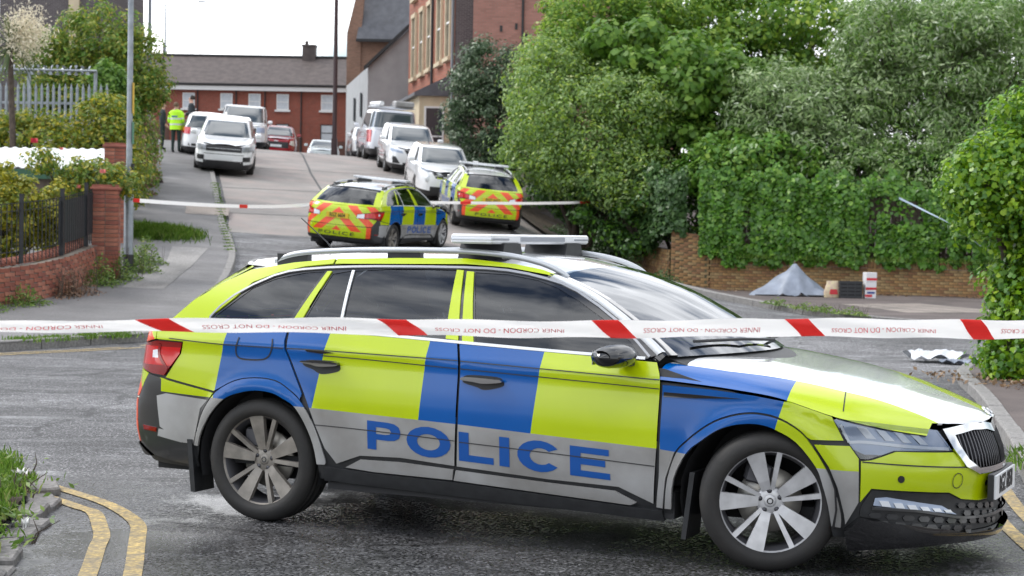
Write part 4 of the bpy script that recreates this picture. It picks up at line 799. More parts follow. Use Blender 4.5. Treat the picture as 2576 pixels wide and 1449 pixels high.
def tree(name,label,cat,x,y,blobs,count,size,aspect,lm,seed,clump=.38,trunk=.09,group=None,per=95,droop=0,lobed=False,extra=None,upw=.5):
    rng=np.random.default_rng(seed); g=float(gz(x,y)); r=empty(name,(x,y,g),0,label,cat,group)
    bl=[(bx-x,by-y,bz-g,rx,ry,rz,rx*rz) for bx,by,bz,rx,ry,rz in blobs]
    P,N=crown(bl,count,clump,rng,per,upw); link('crown',leafmesh('crown',P,N,size,aspect,lm,rng.integers(0,len(lm),len(P)) if isinstance(lm,(list,tuple)) else None,rng,droop=droop,lobed=lobed),r)
    a=MB(); top=max(b[2] for b in bl)
    for i,b in enumerate(bl):
        p0=np.array([rng.uniform(-.15,.15),rng.uniform(-.15,.15),-.1]); p3=np.array(b[:3])
        a.tube([tuple(p0),tuple(p0*.7+p3*.3*np.array([.6,.6,1])),tuple(p0*.3+p3*.7*np.array([.9,.9,1])),tuple(p3)],[trunk,trunk*.8,trunk*.55,trunk*.3],7)
        for k in range(7):
            d=rng.normal(size=3); d/=np.linalg.norm(d); d[2]=abs(d[2])*.7; e=p3+d*np.array(b[3:6])*.85; a.tube([tuple(p0*.3+p3*.7),tuple((p3+e)/2+rng.normal(size=3)*.08),tuple(e)],[trunk*.35,trunk*.22,.008],5,cap=False)
    a.build('trunk','bark',r)
    if extra: extra(r,bl,rng)
    return r
def umbels(n,size=.16,mat_='umbel_cream'):
    def f(r,bl,rng):
        P=[];N=[]
        for i in range(n):
            b=bl[rng.integers(len(bl))]; d=rng.normal(size=3); d/=np.linalg.norm(d); d[1]=-abs(d[1]); d[2]=abs(d[2])*.8; c=np.array(b[:3])+d*np.array(b[3:6])*1.04
            q=rng.uniform(-1,1,(14,2)); P.append(c+np.c_[q*size*.5,rng.uniform(-.015,.015,14)]); N.append(np.tile(np.array([0,-.3,1.]),(14,1)))
        link('blossom',leafmesh('blossom',np.vstack(P),np.vstack(N)+rng.normal(size=(14*n,3))*.2,.055,.9,mat_,rng=rng),r)
    return f
G_='trees and shrubs beyond the ivy fence'
tree('evergreen_shrub','dense dark evergreen shrub leftmost in the green mass, beside the brick houses','shrub',-.7,58.5,[(-.95,57.2,6.5,1.05,1.1,1.3),(-.75,57,5.0,1.45,1.3,1.5),(-.3,56.5,3.75,1.1,1.1,.9)],26000,.13,.5,'leaf_holm',21,.42,group=G_)
tree('elder_tree','yellow-green elder tree with cream flower heads behind the evergreen shrub','tree',2.6,53.5,[(1.4,52.6,6.6,1.2,1.2,1.2),(2.6,53,7.7,1.9,1.6,1.4),(4.1,53,7.2,1.6,1.5,1.6),(1.0,52,5.3,.9,1,.9)],30000,.15,.5,['leaf_elder','leaf_green'],22,.52,group=G_,extra=umbels(70))
tree('olive_shrub','grey-green small-leaved shrub overhanging the hill above the third police car','shrub',1.9,50.5,[(1.5,50,5.0,1.7,1.4,1.35),(2.5,49.4,3.7,1.7,1.3,1.1),(.7,50.6,3.8,1.0,.9,.8),(1.1,51.0,6.2,1.1,.9,.8),(3.2,49.2,5.0,1.1,1,1.0),(3.4,48.6,3.0,1.3,.9,.7)],46000,.135,.42,['leaf_olive','leaf_olive','leaf_elder'],23,.52,group=G_,extra=umbels(16))
tree('maple_tree','deep green broad-leaved maple in the middle of the thicket','tree',5.0,50.8,[(4.3,50.2,5.8,1.6,1.4,1.3),(5.9,50.4,5.2,1.6,1.3,1.4),(4.6,49.6,3.9,1.6,1.2,.9),(6.3,49.4,3.9,1.3,1.1,.9),(3.3,51,6.8,1.2,1.2,1.0)],19000,.20,.8,['leaf_maple','leaf_green'],24,.55,group=G_,lobed=True)
tree('sycamore_tree','tall mid-green tree rising out of frame above the maple','tree',6.6,55,[(5.2,54.2,8.0,1.8,1.6,1.2),(7.2,54.2,7.9,2.1,1.6,1.4),(9.2,54.5,7.8,1.9,1.6,1.4),(11.2,54.8,7.8,1.7,1.6,1.4),(6.4,53.8,6.9,1.8,1.4,1.2)],19000,.18,.7,['leaf_green','leaf_elder','leaf_maple'],25,.6,group=G_,lobed=True)
tree('silver_willow','silver-leaved willow shrub low behind the middle of the ivy fence','shrub',7.9,49.2,[(7.1,48.7,5.1,1.3,1.1,1.1),(8.5,48.5,4.5,1.6,1.2,1.2),(9.5,48.9,5.6,1.2,1.1,1.0),(7.4,48.3,3.7,1.2,1,.8)],40000,.18,.28,['leaf_silver','leaf_olive'],26,.52,group=G_,droop=.5)
tree('silver_willow','large pale silver willow filling the upper right behind the bright hedge','shrub',11.2,49.3,[(10.2,48.8,6.9,1.4,1.2,1.4),(11.6,48.6,6.2,1.7,1.3,1.8),(13.3,48.8,6.3,1.6,1.3,1.9),(11.0,48.3,4.4,1.7,1.1,1.1),(13.2,48.0,4.2,1.6,1.1,1.3)],58000,.18,.28,['leaf_silver','leaf_silver','leaf_olive','leaf_green'],27,.52,group=G_,droop=.5)
tree('dark_tree','dark green tree at the top right corner above the silver willow','tree',14.4,55.5,[(13.4,54.6,7.9,2.0,1.6,1.6),(15.6,54.8,7.4,2.2,1.6,2.2)],18000,.18,.6,['leaf_ivy','leaf_green'],28,.5,group=G_)
tree('bramble_bush','leafy green bush rising from the left end of the ivy fence','bush',6.1,47.8,[(5.5,47.5,3.4,1.1,.8,.75),(6.9,47.6,3.5,1.2,.8,.8)],10000,.15,.7,['leaf_maple','leaf_ivy'],29,.45,group=G_)
tree('grey_bush','grey-green twiggy bush leaning over the right half of the ivy fence','bush',9.6,47.6,[(8.9,47.2,3.4,1.2,.8,.8),(10.6,46.9,3.3,1.4,.8,.85),(12.2,46.6,3.2,1.1,.8,.8)],17000,.14,.4,['leaf_olive','leaf_silver','leaf_green'],30,.45,group=G_)
tree('dark_bush','shaded dark green bush filling the corner behind the mossy brick pier','bush',4.5,48.4,[(4.4,48.0,2.4,.9,.6,1.0),(5.2,47.9,2.6,.9,.6,1.0),(3.7,48.6,2.5,.8,.6,1.0),(8.6,47.6,3.0,1.6,.5,.8),(11.2,47.0,2.8,1.6,.5,.9),(2.5,49.3,2.5,1.0,.7,.8),(1.5,51.3,2.9,.8,.7,.8),(3.2,48.7,1.7,.7,.5,.7)],19000,.14,.6,['leaf_ivy_shade','leaf_ivy'],35,.42,group=G_)  # leaves take the darker ivy green with shade painted in
def ivy(name,label,path,z0,z1,count,size,lm,seed,bulge=.22,gaps=(),per=12,ragged=.35,face=-1):
    """leaves lapping over each other on an upright face"""
    rng=np.random.default_rng(seed); P=resample(path,.05,False); n=len(P); r=empty(name,(P[0][0],P[0][1],float(gz(*P[0]))),0,label,'ivy'); o=np.array([P[0][0],P[0][1],float(gz(*P[0]))])
    i=rng.uniform(0,n-2,count); k=i.astype(int); A=np.array(P); p=A[k]+(A[k+1]-A[k])*(i-k)[:,None]; t=A[np.minimum(k+3,n-1)]-A[np.maximum(k-3,0)]; t/=np.linalg.norm(t,axis=1)[:,None]; nr=np.c_[t[:,1],-t[:,0]]
    s=i/n; g=np.array([float(gz(*q)) for q in A])[k]; zz0=np.interp(s,*z0)+ragged*.55*(np.sin(s*53+seed)*.35+np.sin(s*131)*.3+rng.normal(size=count)*.18); zz1=np.interp(s,*z1)+ragged*(np.sin(s*37+seed)*.4+np.sin(s*91)*.3+rng.normal(size=count)*.25); z=zz0+(zz1-zz0)*rng.uniform(0,1,count)
    lump=np.clip(.5+.35*np.sin(s*23+z*1.7)*np.cos(z*2.3-s*13)+.3*np.sin(s*61+z*3.1)*np.cos(z*4.7-s*29),0,1.2); d=rng.uniform(.0,1,count)*bulge*(.35+.65*lump)+.03
    keep=np.ones(count,bool)
    for (a,b,c,e) in gaps: keep&=~((s>a)&(s<b)&(z>c)&(z<e)&(rng.uniform(size=count)<.93))
    Q=np.c_[p+nr*d[:,None],z+g]-o; N=np.c_[nr,np.full(count,.55)]+rng.normal(size=(count,3))*.42
    link('leaves',leafmesh('leaves',Q[keep],N[keep],size,.95,lm,rng=rng,droop=.9,lobed=True),r)
    a=MB()
    for q in range(14):
        kk=int(rng.uniform(0,n-2)); pts=[]; h0=float(np.interp(kk/n,*z0)); h1=float(np.interp(kk/n,*z1))
        for m_ in range(6):
            j=min(max(int(kk+math.sin(m_*1.3+q)*5),0),n-1); pts.append((P[j][0]-o[0]+nr[0,0]*.03,P[j][1]-o[1]+nr[0,1]*.03,h0+(h1-h0)*m_/5+float(gz(*P[j]))-o[2]))
        a.tube(pts,[.02-.0025*m_ for m_ in range(6)],5)
    a.build('stem','bark',r); return r
fpath=[(4.9,46.75),(8.3,45.85),(13.2,44.4)]
ivy('ivy','glossy ivy blanketing the timber fence above the low brick wall',fpath,([0,.12,.3,1],[1.0,.75,.85,.82]),([0,.2,.6,1],[3.0,3.1,2.9,2.5]),24000,.12,'leaf_ivy',31,.48,gaps=[(.13,.155,1.2,2.3),(.495,.525,.8,2.1),(.56,.66,1.85,2.5),(.70,.735,.8,1.35),(.76,.80,.8,1.3),(.50,.56,2.1,2.6)])
ivy('ivy','ivy in shade-painted green over the wall running up the right of the hill',[(.8,59.8),(1.9,55.5),(4.05,47.1),(4.6,46.75)],([0,.66,.76,.9,.94,1],[.0,.0,.75,.95,1.3,1.45]),([0,.7,1],[2.3,3.1,3.0]),30000,.12,'leaf_ivy_shade',32,.40,gaps=[(.95,1.0,0,1.4)])
tree('hedge_bush','tall bright green ivy-like hedge close by at the right edge','hedge',5.75,19.9,[(5.95,19.7,2.75,.75,.6,.62),(5.55,19.6,2.15,.72,.6,.62),(5.9,19.6,1.5,.62,.55,.6),(5.6,19.6,.85,.36,.45,.5),(5.45,19.4,.38,.38,.36,.35),(6.4,19.8,1.8,.7,.6,1.2),(5.25,19.5,2.2,.45,.5,.5)],42000,.068,.8,['leaf_hedge','leaf_hedge','leaf_ivy'],33,.20,trunk=.06,per=34,lobed=True,droop=.6)
# left gardens
tree('garden_shrub','big yellow-green shrub behind the palisade fence on the left','shrub',-11.4,48.5,[(-12.3,48,5.6,1.15,1.1,1.1),(-11.1,48,5.9,1.2,1.1,1.6),(-10.1,47.8,5.6,.75,.9,1.15),(-11.6,47.6,4.7,1.5,1,.9)],34000,.13,.45,['leaf_left','leaf_left','leaf_green'],41,.34,per=40)
tree('climber','round bright green climber hugging the end of the palisade fence','climber',-9.9,44.4,[(-10.0,44.1,5.0,.42,.4,.55),(-9.7,44.2,4.3,.35,.4,.5)],5000,.11,.75,'leaf_green',42,.2,per=30)
tree('street_hedge','scruffy green hedge lining the pavement up the hill','hedge',-9.9,50,[(-9.6,45.5,2.8,.32,1.6,1.0),(-10.15,48.5,3.5,.4,1.6,1.1),(-11.5,54,4.3,.4,2,1.1)],15000,.11,.55,['leaf_green','leaf_left','leaf_dry'],43,.26,per=36)
tree('garden_bush','sprawling yellowish bush above the white roof on the left','bush',-11.2,40.5,[(-12.6,40.2,3.35,1.2,.8,.6),(-10.9,40.4,3.5,1.0,.8,.65),(-9.5,41.2,3.6,.75,.8,1.0),(-9.0,41.0,2.7,.5,.7,.8)],18000,.115,.55,['leaf_gold','leaf_left','leaf_rose'],44,.27,per=36)
tree('golden_hedge','golden privet hedge behind the black railings','hedge',-8.6,30.0,[(-11.0,28.2,1.75,.8,.5,.75),(-9.7,29.2,1.75,.8,.5,.75),(-8.6,30.0,1.75,.7,.5,.75),(-7.9,30.8,1.55,.35,.5,.7)],34000,.08,.65,['leaf_gold','leaf_gold','leaf_left'],45,.17,trunk=.03,per=34)
def roses(r,bl,rng):
    for i,(dx,dy,dz,m,s) in enumerate(((-.72,-.7,.62,'rose_red',.075),(.42,-.5,.12,'rose_pink',.06),(.0,-.5,-.15,'rose_pink',.05),(-.3,-.5,.5,'rose_pink',.04))):
        a=MB()
        for k in range(9):
            t=k*2.4; rr=.25+.08*k; a.add([(rr*s*math.cos(t),rr*s*math.sin(t),-.4*s),(rr*s*1.2*math.cos(t+.5),rr*s*1.2*math.sin(t+.5),.6*s),(rr*s*1.1*math.cos(t+1.1),rr*s*1.1*math.sin(t+1.1),.7*s),(rr*s*math.cos(t+1.6),rr*s*math.sin(t+1.6),-.4*s)],[(0,1,2,3)])
        a.build('rose',m,r,loc=(bl[0][0]+dx,bl[0][1]+dy,bl[0][2]+dz),fix=False)
tree('rose_bush','leafy rose bush with red and pink blooms over the brick pier','rose',-7.5,31.6,[(-7.55,31.5,2.40,.55,.45,.36),(-7.0,31.7,2.35,.32,.4,.3),(-8.25,31.4,2.7,.26,.35,.18)],4200,.08,.65,['leaf_rose','leaf_weed','leaf_gold'],46,.17,trunk=.02,per=26,extra=roses)
def weeds(name,label,pts,count,size,lm,seed,h=.25,sp=.22,cat='weeds',aspect=.4):
    rng=np.random.default_rng(seed); pts=np.array(pts); x,y=pts[:,0].mean(),pts[:,1].mean(); g=float(gz(x,y)); r=empty(name,(x,y,g),0,label,cat)
    k=rng.integers(0,len(pts),count); q=rng.normal(size=(count,2))*sp; X=pts[k]+q; Z=np.array([float(gz(a,b)) for a,b in X])+.11+rng.uniform(0,1,count)**1.4*h*np.exp(-(q**2).sum(1)/(2*sp*sp))
    N=rng.normal(size=(count,3))*.6+np.array([0,-.2,.9]); link('leaves',leafmesh('leaves',np.c_[X-[x,y],Z-g],N,size,aspect,lm,rng=rng),r)
    a=MB()
    for i in range(min(40,count//12)):
        p=X[i]-[x,y]; a.tube([(p[0],p[1],.08),(p[0]+.02,p[1],.08+h*.5),(p[0]+.05*rng.normal(),p[1]+.03,.1+h*.9)],[.006,.004,.002],4,cap=False)
    a.build('stem','bark',r); return r
weeds('weeds','green weeds sprouting at the foot of the curved garden wall',[(-9.6,25.4),(-9.0,25.9),(-8.4,26.4),(-8.0,27.0),(-7.6,27.8)],2600,.075,['leaf_weed'],51,.35,.2)
weeds('weeds','reddish dry weed clump beside the lamp post wall',[(-7.2,28.9),(-7.05,29.3)],900,.06,['leaf_dry'],52,.5,.13)
weeds('weeds','tall weeds between the lamp post and the brick pier',[(-7.0,30.4),(-6.85,31.2),(-6.75,32.3),(-6.85,33.4)],2600,.075,['leaf_weed'],53,.55,.16)
weeds('weeds','weeds growing along the base of the hillside ivy',[(1.5,53),(2.4,50),(3.2,47.4),(4.0,46)],1800,.09,['leaf_ivy_shade'],54,.4,.25)
weeds('weeds','weeds rooted in the gutter of the far right kerb',[(5.6,33.9),(5.9,33.4),(6.3,33.0),(5.2,34.8)],900,.07,['leaf_weed'],55,.16,.16)
weeds('fallen_leaves','brown fallen leaves lying on the pavement below the bright hedge',[(5.2,19.1),(5.6,18.8),(5.0,19.6),(5.9,19.0),(5.5,18.3)],420,.06,['leaf_litter'],56,.015,.3,'leaves',.6)
weeds('fallen_leaves','brown litter of leaves along the foot of the orange wall',[(5.6,46.1),(7.5,45.6),(9.5,45.0),(11.5,44.4)],500,.07,['leaf_litter'],57,.015,.3,'leaves',.6)
def grass(name,label,spots,count,h,seed,sp=.1,cat='grass',wd=.006,kind=None):
    rng=np.random.default_rng(seed); sp_=np.array(spots); k=rng.integers(0,len(spots),count); X=sp_[k,:2]+rng.normal(size=(count,2))*sp*sp_[k,2:3]; Z=np.array([float(gz(a,b)) for a,b in X])+.09
    ox,oy=sp_[:,0].mean(),sp_[:,1].mean(); oz=float(gz(ox,oy)); an=rng.uniform(0,6.28,count); ln=rng.uniform(.15,.75,count)*h; hh=rng.uniform(.5,1.15,count)*h; d=np.c_[np.cos(an),np.sin(an)]; w_=np.c_[-np.sin(an),np.cos(an)]*wd
    b0=np.c_[X-w_,Z];b1=np.c_[X+w_,Z];m0=np.c_[X+d*ln[:,None]*.4-w_*.8,Z+hh*.65];m1=np.c_[X+d*ln[:,None]*.4+w_*.8,Z+hh*.65];tp=np.c_[X+d*ln[:,None],Z+hh]
    V=(np.stack([b0,b1,m1,tp,m0],1)-np.array([ox,oy,oz])).reshape(-1,3); me=bpy.data.meshes.new(name); me.vertices.add(count*5); me.vertices.foreach_set('co',V.astype(np.float32).ravel()); me.loops.add(count*5); me.loops.foreach_set('vertex_index',np.arange(count*5,dtype=np.int32)); me.polygons.add(count); me.polygons.foreach_set('loop_start',np.arange(0,count*5,5,dtype=np.int32)); me.polygons.foreach_set('loop_total',np.full(count,5,dtype=np.int32)); me.materials.append(M['grass_blade']); me.update(calc_edges=True)
    o=link(name,me,None,(ox,oy,oz)); return tag(o,label,cat,kind='stuff')
grass('grass','grass tufts growing between the kerb stones at near left',[(-3.35,11.2,.7),(-3.6,11.5,.9),(-3.2,10.9,.6),(-3.0,10.4,.7),(-3.3,10.1,.9),(-2.9,9.8,.6),(-3.05,9.4,.9),(-2.72,9.2,.5),(-2.85,8.8,.8),(-2.66,8.5,.7),(-2.8,8.15,.9),(-2.5,8.0,.5)],11000,.062,61,.14)
weeds('weeds','broad-leaved weeds among the stones at the near left corner',[(-3.3,11.0),(-2.95,10.0),(-2.75,9.0),(-2.62,8.3),(-3.1,9.2)],1500,.05,['leaf_weed'],58,.10,.16)
grass('grass','rough green grass verge on the far pavement by the lamp post',[(-7.9,38.6,1.5),(-7.6,37.7,1.6),(-7.4,38.3,1.2)],5000,.22,62,.26)
grass('grass','thin grass along the far left kerb',[(-6.2,22.8,1),(-5.9,23.2,.8),(-5.3,23.9,1),(-7.2,21.2,1.2),(-5.6,23.6,.6)],900,.08,63,.14)
grass('grass','grass strip in the kerb joint up the hill',[(-5.75+(-2.75)*k/24,36.4+14.5*k/24,.5) for k in range(25)],1700,.06,64,.10)
grass('grass','grass at the right frame edge behind the number plate',[(3.6,11.9,1),(3.75,12.4,1.0)],500,.08,65,.14)
grass('grass','dry grass fringe on top of the low orange wall',[(6.5,46.35,1),(8.0,45.95,1),(9.6,45.5,1),(11,45.1,1),(12.3,44.7,1)],2600,.14,66,.4)
bpy.data.objects['grass.005'].location.z+=.85
# cabbage palm
pr_=empty('cabbage_palm',(-11.15,39.6,float(gz(-11.15,39.6))),0,'cabbage palm with cream flower plume at the top left','palm'); a=MB(); a.tube([(0,0,0),(.05,0,1.8),(-.03,0,3.8)],[.08,.07,.06],9); a.build('trunk','bark',pr_)
rng=np.random.default_rng(7); a=MB()
for i in range(120):
    az=rng.uniform(0,6.28); el=rng.uniform(-.9,1.3); L_=rng.uniform(.65,1.0); d=np.array([math.cos(az)*math.cos(el),math.sin(az)*math.cos(el),math.sin(el)]); s_=np.cross(d,[0,0,1.]); s_/=max(np.linalg.norm(s_),1e-3); c=np.array([0,0,3.9]); w_=.022
    p=[c,c+d*L_*.5,c+d*L_*.85+np.array([0,0,-.10*L_]),c+d*L_+np.array([0,0,-.26*L_])]
    a.add([p[0]-s_*w_*.6,p[0]+s_*w_*.6,p[1]+s_*w_,p[2]+s_*w_*.7,p[3],p[2]-s_*w_*.7,p[1]-s_*w_],[(0,1,2,6),(6,2,3,5),(5,3,4)])
a.build('leaves','palm_leaf',pr_,fix=False)
rng=np.random.default_rng(8); c=np.array([.38,-.2,4.15]); P=c+rng.normal(size=(2600,3))*np.array([.24,.2,.27]); link('flower_plume',leafmesh('flower_plume',P,rng.normal(size=(2600,3)),.10,.22,'plume_cream',rng=rng),pr_)
# ------------------------------------------------------------ houses, posts and fences
def brickmat(name,c,scale=1.0,mort=(.28,.2,.16),bump=.2):
    m=bpy.data.materials.new(name); m.use_nodes=True; n=m.node_tree.nodes; l=m.node_tree.links.new; b=n['Principled BSDF']; b.inputs['Roughness'].default_value=.88; M[name]=m
    t=n.new('ShaderNodeTexCoord'); mp=n.new('ShaderNodeMapping'); mp.inputs['Rotation'].default_value=(R(90),0,0); l(t.outputs['Object'],mp.inputs[0])
    br=n.new('ShaderNodeTexBrick'); br.inputs['Scale'].default_value=1; br.inputs['Brick Width'].default_value=.225; br.inputs['Row Height'].default_value=.075; br.inputs['Mortar Size'].default_value=.008; br.inputs['Color1'].default_value=(*c,1); br.inputs['Color2'].default_value=(*[v*.75 for v in c],1); br.inputs['Mortar'].default_value=(*mort,1); l(mp.outputs[0],br.inputs['Vector'])
    x=n.new('ShaderNodeTexNoise'); x.inputs['Scale'].default_value=.7; x.inputs['Detail'].default_value=6; l(t.outputs['Object'],x.inputs['Vector']); r=n.new('ShaderNodeValToRGB'); r.color_ramp.elements[0].color=(.7,.7,.7,1); r.color_ramp.elements[1].color=(1.15,1.12,1.1,1); l(x.outputs['Fac'],r.inputs[0])
    mx=n.new('ShaderNodeMixRGB'); mx.blend_type='MULTIPLY'; mx.inputs[0].default_value=1; l(br.outputs['Color'],mx.inputs[1]); l(r.outputs[0],mx.inputs[2]); l(mx.outputs[0],b.inputs['Base Color'])
brickmat('terrace_brick',(.34,.075,.045)); brickmat('victorian_brick',(.42,.13,.075)); brickmat('pink_brick',(.43,.20,.16)); brickmat('brown_brick',(.33,.19,.13)); brickmat('dark_stone',(.11,.095,.10),mort=(.2,.19,.19))
mat('slate',(.115,.12,.135),.55,noise=(3,.25),bump=(25,.3)); mat('roof_tile',(.095,.075,.07),.7,noise=(2.5,.3),bump=(18,.3)); mat('render_grey',(.36,.35,.35),.9,noise=(1.2,.15)); mat('render_lit',(.40,.41,.42),.85,noise=(1.5,.1)); mat('cream_stone',(.62,.52,.36),.8,noise=(2,.15)); mat('white_trim',(.78,.78,.77),.5); mat('gutter_black',(.02,.02,.022),.5); mat('window_glass',(.035,.045,.055),.06,coat=.5); mat('net_curtain',(.58,.62,.66),.5,noise=(6,.12)); mat('door_brown',(.11,.045,.03),.5); mat('door_blue',(.30,.36,.44),.5); mat('lead',(.22,.225,.24),.6)
mat('galvanised',(.33,.36,.39),.45,metal=.55,noise=(7,.25)); mat('pole_maroon',(.045,.022,.024),.5); mat('pole_grey',(.30,.34,.38),.5,metal=.3); mat('railing_black',(.018,.02,.024),.45,noise=(9,.3)); mat('sheet_white',(.80,.81,.82),.45,noise=(4,.1)); mat('fascia_green',(.03,.10,.055),.5); mat('timber',(.16,.125,.10),.9,noise=(7,.4),bump=(30,.4)); mat('sign_yellow',(.65,.42,.05),.5); mat('sign_green',(.10,.25,.16),.5)
def window(parent,x,z,w_,h,y,frame='white_trim',pane='window_glass',sill='white_trim',bars=1,tf=None):
    tf=tf or (lambda v:v); f=MB(); t=.06
    for lo,hi in (((x-w_/2,y-.03,z-h/2),(x-w_/2+t,y+.05,z+h/2)),((x+w_/2-t,y-.03,z-h/2),(x+w_/2,y+.05,z+h/2)),((x-w_/2+t,y-.03,z+h/2-t),(x+w_/2-t,y+.05,z+h/2)),((x-w_/2+t,y-.03,z-h/2),(x+w_/2-t,y+.05,z-h/2+t))): f.box(lo,hi,tf=tf)
    for k in range(bars): zz=z-h/2+h*(k+1)/(bars+1); f.box((x-w_/2+t,y-.025,zz-.025),(x+w_/2-t,y+.045,zz+.025),tf=tf)
    o=f.build('window',frame,parent); g=MB(); g.box((x-w_/2+t,y+.0,z-h/2+t),(x+w_/2-t,y+.02,z+h/2-t),tf=tf); g.build('pane',pane,o)
    if sill: s=MB(); s.box((x-w_/2-.12,y-.10,z-h/2-.13),(x+w_/2+.12,y+.05,z-h/2-.003),tf=tf); s.build('sill',sill,o)
    return o
TY=121.0
def terraced(x0,x1,wins,lows,label,door=None,chim=None):
    g=float(gz((x0+x1)/2,TY)); r=empty('terraced_house',((x0+x1)/2,TY,g),0,label,'house','terrace closing the top of the street'); c=(x0+x1)/2; e=11.3-g; rd=13.5-g
    a=MB(); a.box((x0-c,0,-1.5),(x1-c-.003,8,e)); a.build('wall','terrace_brick',r)
    a=MB(); a.add([(x0-c,-.45,e-.12),(x1-c-.004,-.45,e-.12),(x1-c-.004,4,rd),(x0-c,4,rd),(x0-c,8.4,e-.12),(x1-c-.004,8.4,e-.12),(x0-c,-.45,e-.22),(x1-c-.004,-.45,e-.22),(x1-c-.004,8.4,e-.22),(x0-c,8.4,e-.22)],[(0,1,2,3),(3,2,5,4),(0,6,7,1),(6,9,8,7),(1,7,8,5,2),(0,3,4,9,6)]); ro=a.build('roof','roof_tile',r)
    a=MB(); a.box((x0-c,3.85,rd-.03),(x1-c-.004,4.15,rd+.10)); a.build('ridge_tiles','gutter_black',ro)
    a=MB(); a.box((x0-c,-.56,e-.16),(x1-c-.004,-.45,e-.05)); a.build('gutter','gutter_black',r); a=MB(); a.box((x0-c,-.42,e-.50),(x1-c-.004,-.004,e-.22)); a.build('fascia','white_trim',r)
    for i,w_ in enumerate(wins): window(r,w_-c,10.44-g-.35,.82,1.05,-.06,'white_trim' if i or len(wins)<2 else 'white_trim','net_curtain')
    for w_ in lows: window(r,w_-c,8.05-g,.85,1.15,-.06,'gutter_black','net_curtain',None)
    a=MB(); a.tube([(x1-c-.25,-.09,e-.2),(x1-c-.25,-.09,-1)],.05,6); a.build('downpipe','gutter_black',r)
    if door: a=MB(); a.box((door-c-.45,-.05,-.2),(door-c+.45,.03,1.95)); d=a.build('door','door_brown',r)
    if chim: a=MB(); a.box((chim-c-.45,3.5,rd-.3),(chim-c+.45,4.5,rd+.75)); a.box((chim-c-.5,3.45,rd+.75),(chim-c+.5,4.55,rd+.85)); a.tube([(chim-c-.2,4,rd+.85),(chim-c-.2,4,rd+1.15)],.12,8); a.build('chimney','roof_tile',ro)
terraced(-31,-21.2,[-22.05,-25.5,-28.5],[-22.05,-25.5],'leftmost red brick terrace house partly behind the garden shrub',-23.8)
terraced(-21.2,-18.6,[-19.5],[-20.4],'second red brick terrace house, above the parked white van',-19.2)
terraced(-18.6,-16.65,[-17.6],[-17.9],'narrow red brick terrace house third from the left',-17.1)
terraced(-16.65,-14.2,[-15.7],[-15.7],'red brick terrace house below the chimney, behind the red car',-14.8,chim=-14.4)
terraced(-14.2,-6.5,[-12.7,-10.4],[-12.7,-10.4],'rightmost red brick terrace house next to the dark pole',-11.6)
def frame(o,d):
    """local axes for a facade: u along it, v out of it"""
    d=Vector((d[0],d[1],0)).normalized(); nrm=Vector((-d.y,d.x,0)); return lambda u,v,z:(o[0]+d.x*u+nrm.x*v,o[1]+d.y*u+nrm.y*v,z)
# tall red brick house on the right of the street
F=frame((0,0),(-.19,.982)); O=(-2.7,78.0); g=float(gz(*O)); vh=empty('tall_house',(O[0],O[1],g),0,'tall red brick house with cream window surrounds and a cream bay','house'); B=lambda u,v,z:F(u,v,z)
def tbox(mb,u0,u1,v0,v1,z0,z1,mi=0): mb.box((u0,v0,z0),(u1,v1,z1),mi,tf=lambda q:F(*q))
a=MB(); tbox(a,0,15,-9,0,-.5,14.5); a.build('wall','victorian_brick',vh)
a=MB(); a.add([F(-.3,.4,14.4),F(15.3,.4,14.4),F(15.3,-4.5,17.5),F(-.3,-4.5,17.5),F(15.3,-9.3,14.4),F(-.3,-9.3,14.4)],[(0,1,2,3),(3,2,4,5),(0,3,5),(1,4,2)]); a.build('roof','slate',vh)
for zf,hh in ((5.0,2.9),(9.0,2.7)):
    for k,u in enumerate((1.4,4.0,7.2,9.8,12.6)):
        a=MB(); tbox(a,u-.55,u+.55,.0,.03,zf,zf+hh); w0=a.build('window','window_glass',vh)
        s_=MB()
        for e in (-.72,.55): tbox(s_,u+e,u+e+.17,-.02,.12,zf-.1,zf+hh)
        tbox(s_,u-.72,u+.72,-.02,.15,zf+hh,zf+hh+.22); tbox(s_,u-.85,u+.85,-.02,.2,zf-.28,zf-.1); s_.build('surround','cream_stone',w0)
        f=MB(); tbox(f,u-.55,u+.55,.03,.07,zf+hh*.5-.04,zf+hh*.5+.04); f.build('sash_bar','white_trim',w0)
a=MB(); tbox(a,1.0,9.5,.003,1.35,-.5,3.3); a.build('bay','cream_stone',vh)
a=MB(); a.add([F(.8,.005,4.1),F(9.7,.005,4.1),F(9.7,1.6,3.3),F(.8,1.6,3.3),F(.8,1.6,3.15),F(9.7,1.6,3.15),F(.8,.005,3.15),F(9.7,.005,3.15)],[(0,1,2,3),(3,2,5,4),(0,3,4,6),(1,7,5,2),(6,4,5,7)]); a.build('bay_roof','slate',vh)
# bay window looking down the street
a=MB(); ca=.982; 
bw=empty('bay_window',(0,0,0)); bw.parent=vh
def endw(mb,v0,v1,z0,z1,u0,u1): mb.box((u0,v0,z0),(u1,v1,z1),0,tf=lambda q:F(*q))
bpy.data.objects.remove(bw); f=MB()
for v0,v1,z0,z1 in ((.25,.33,.9,2.7),(1.05,1.13,.9,2.7),(.33,1.05,2.62,2.7),(.33,1.05,.9,.98),(.33,1.05,1.35,1.42)): endw(f,v0,v1,z0,z1,.93,.997)
o=f.build('window','white_trim',vh); f=MB(); endw(f,.33,1.05,.98,2.62,.96,.996); f.build('pane','window_glass',o)
a=MB(); tbox(a,3.0,4.1,1.35,1.40,-.1,2.3); o=a.build('door','door_brown',vh); a=MB(); tbox(a,3.2,3.9,1.40,1.42,.9,2.1); a.build('pane','door_blue',o)
a=MB(); tbox(a,5.0,6.3,1.35,1.42,.9,2.7); a.build('window','window_glass',vh)
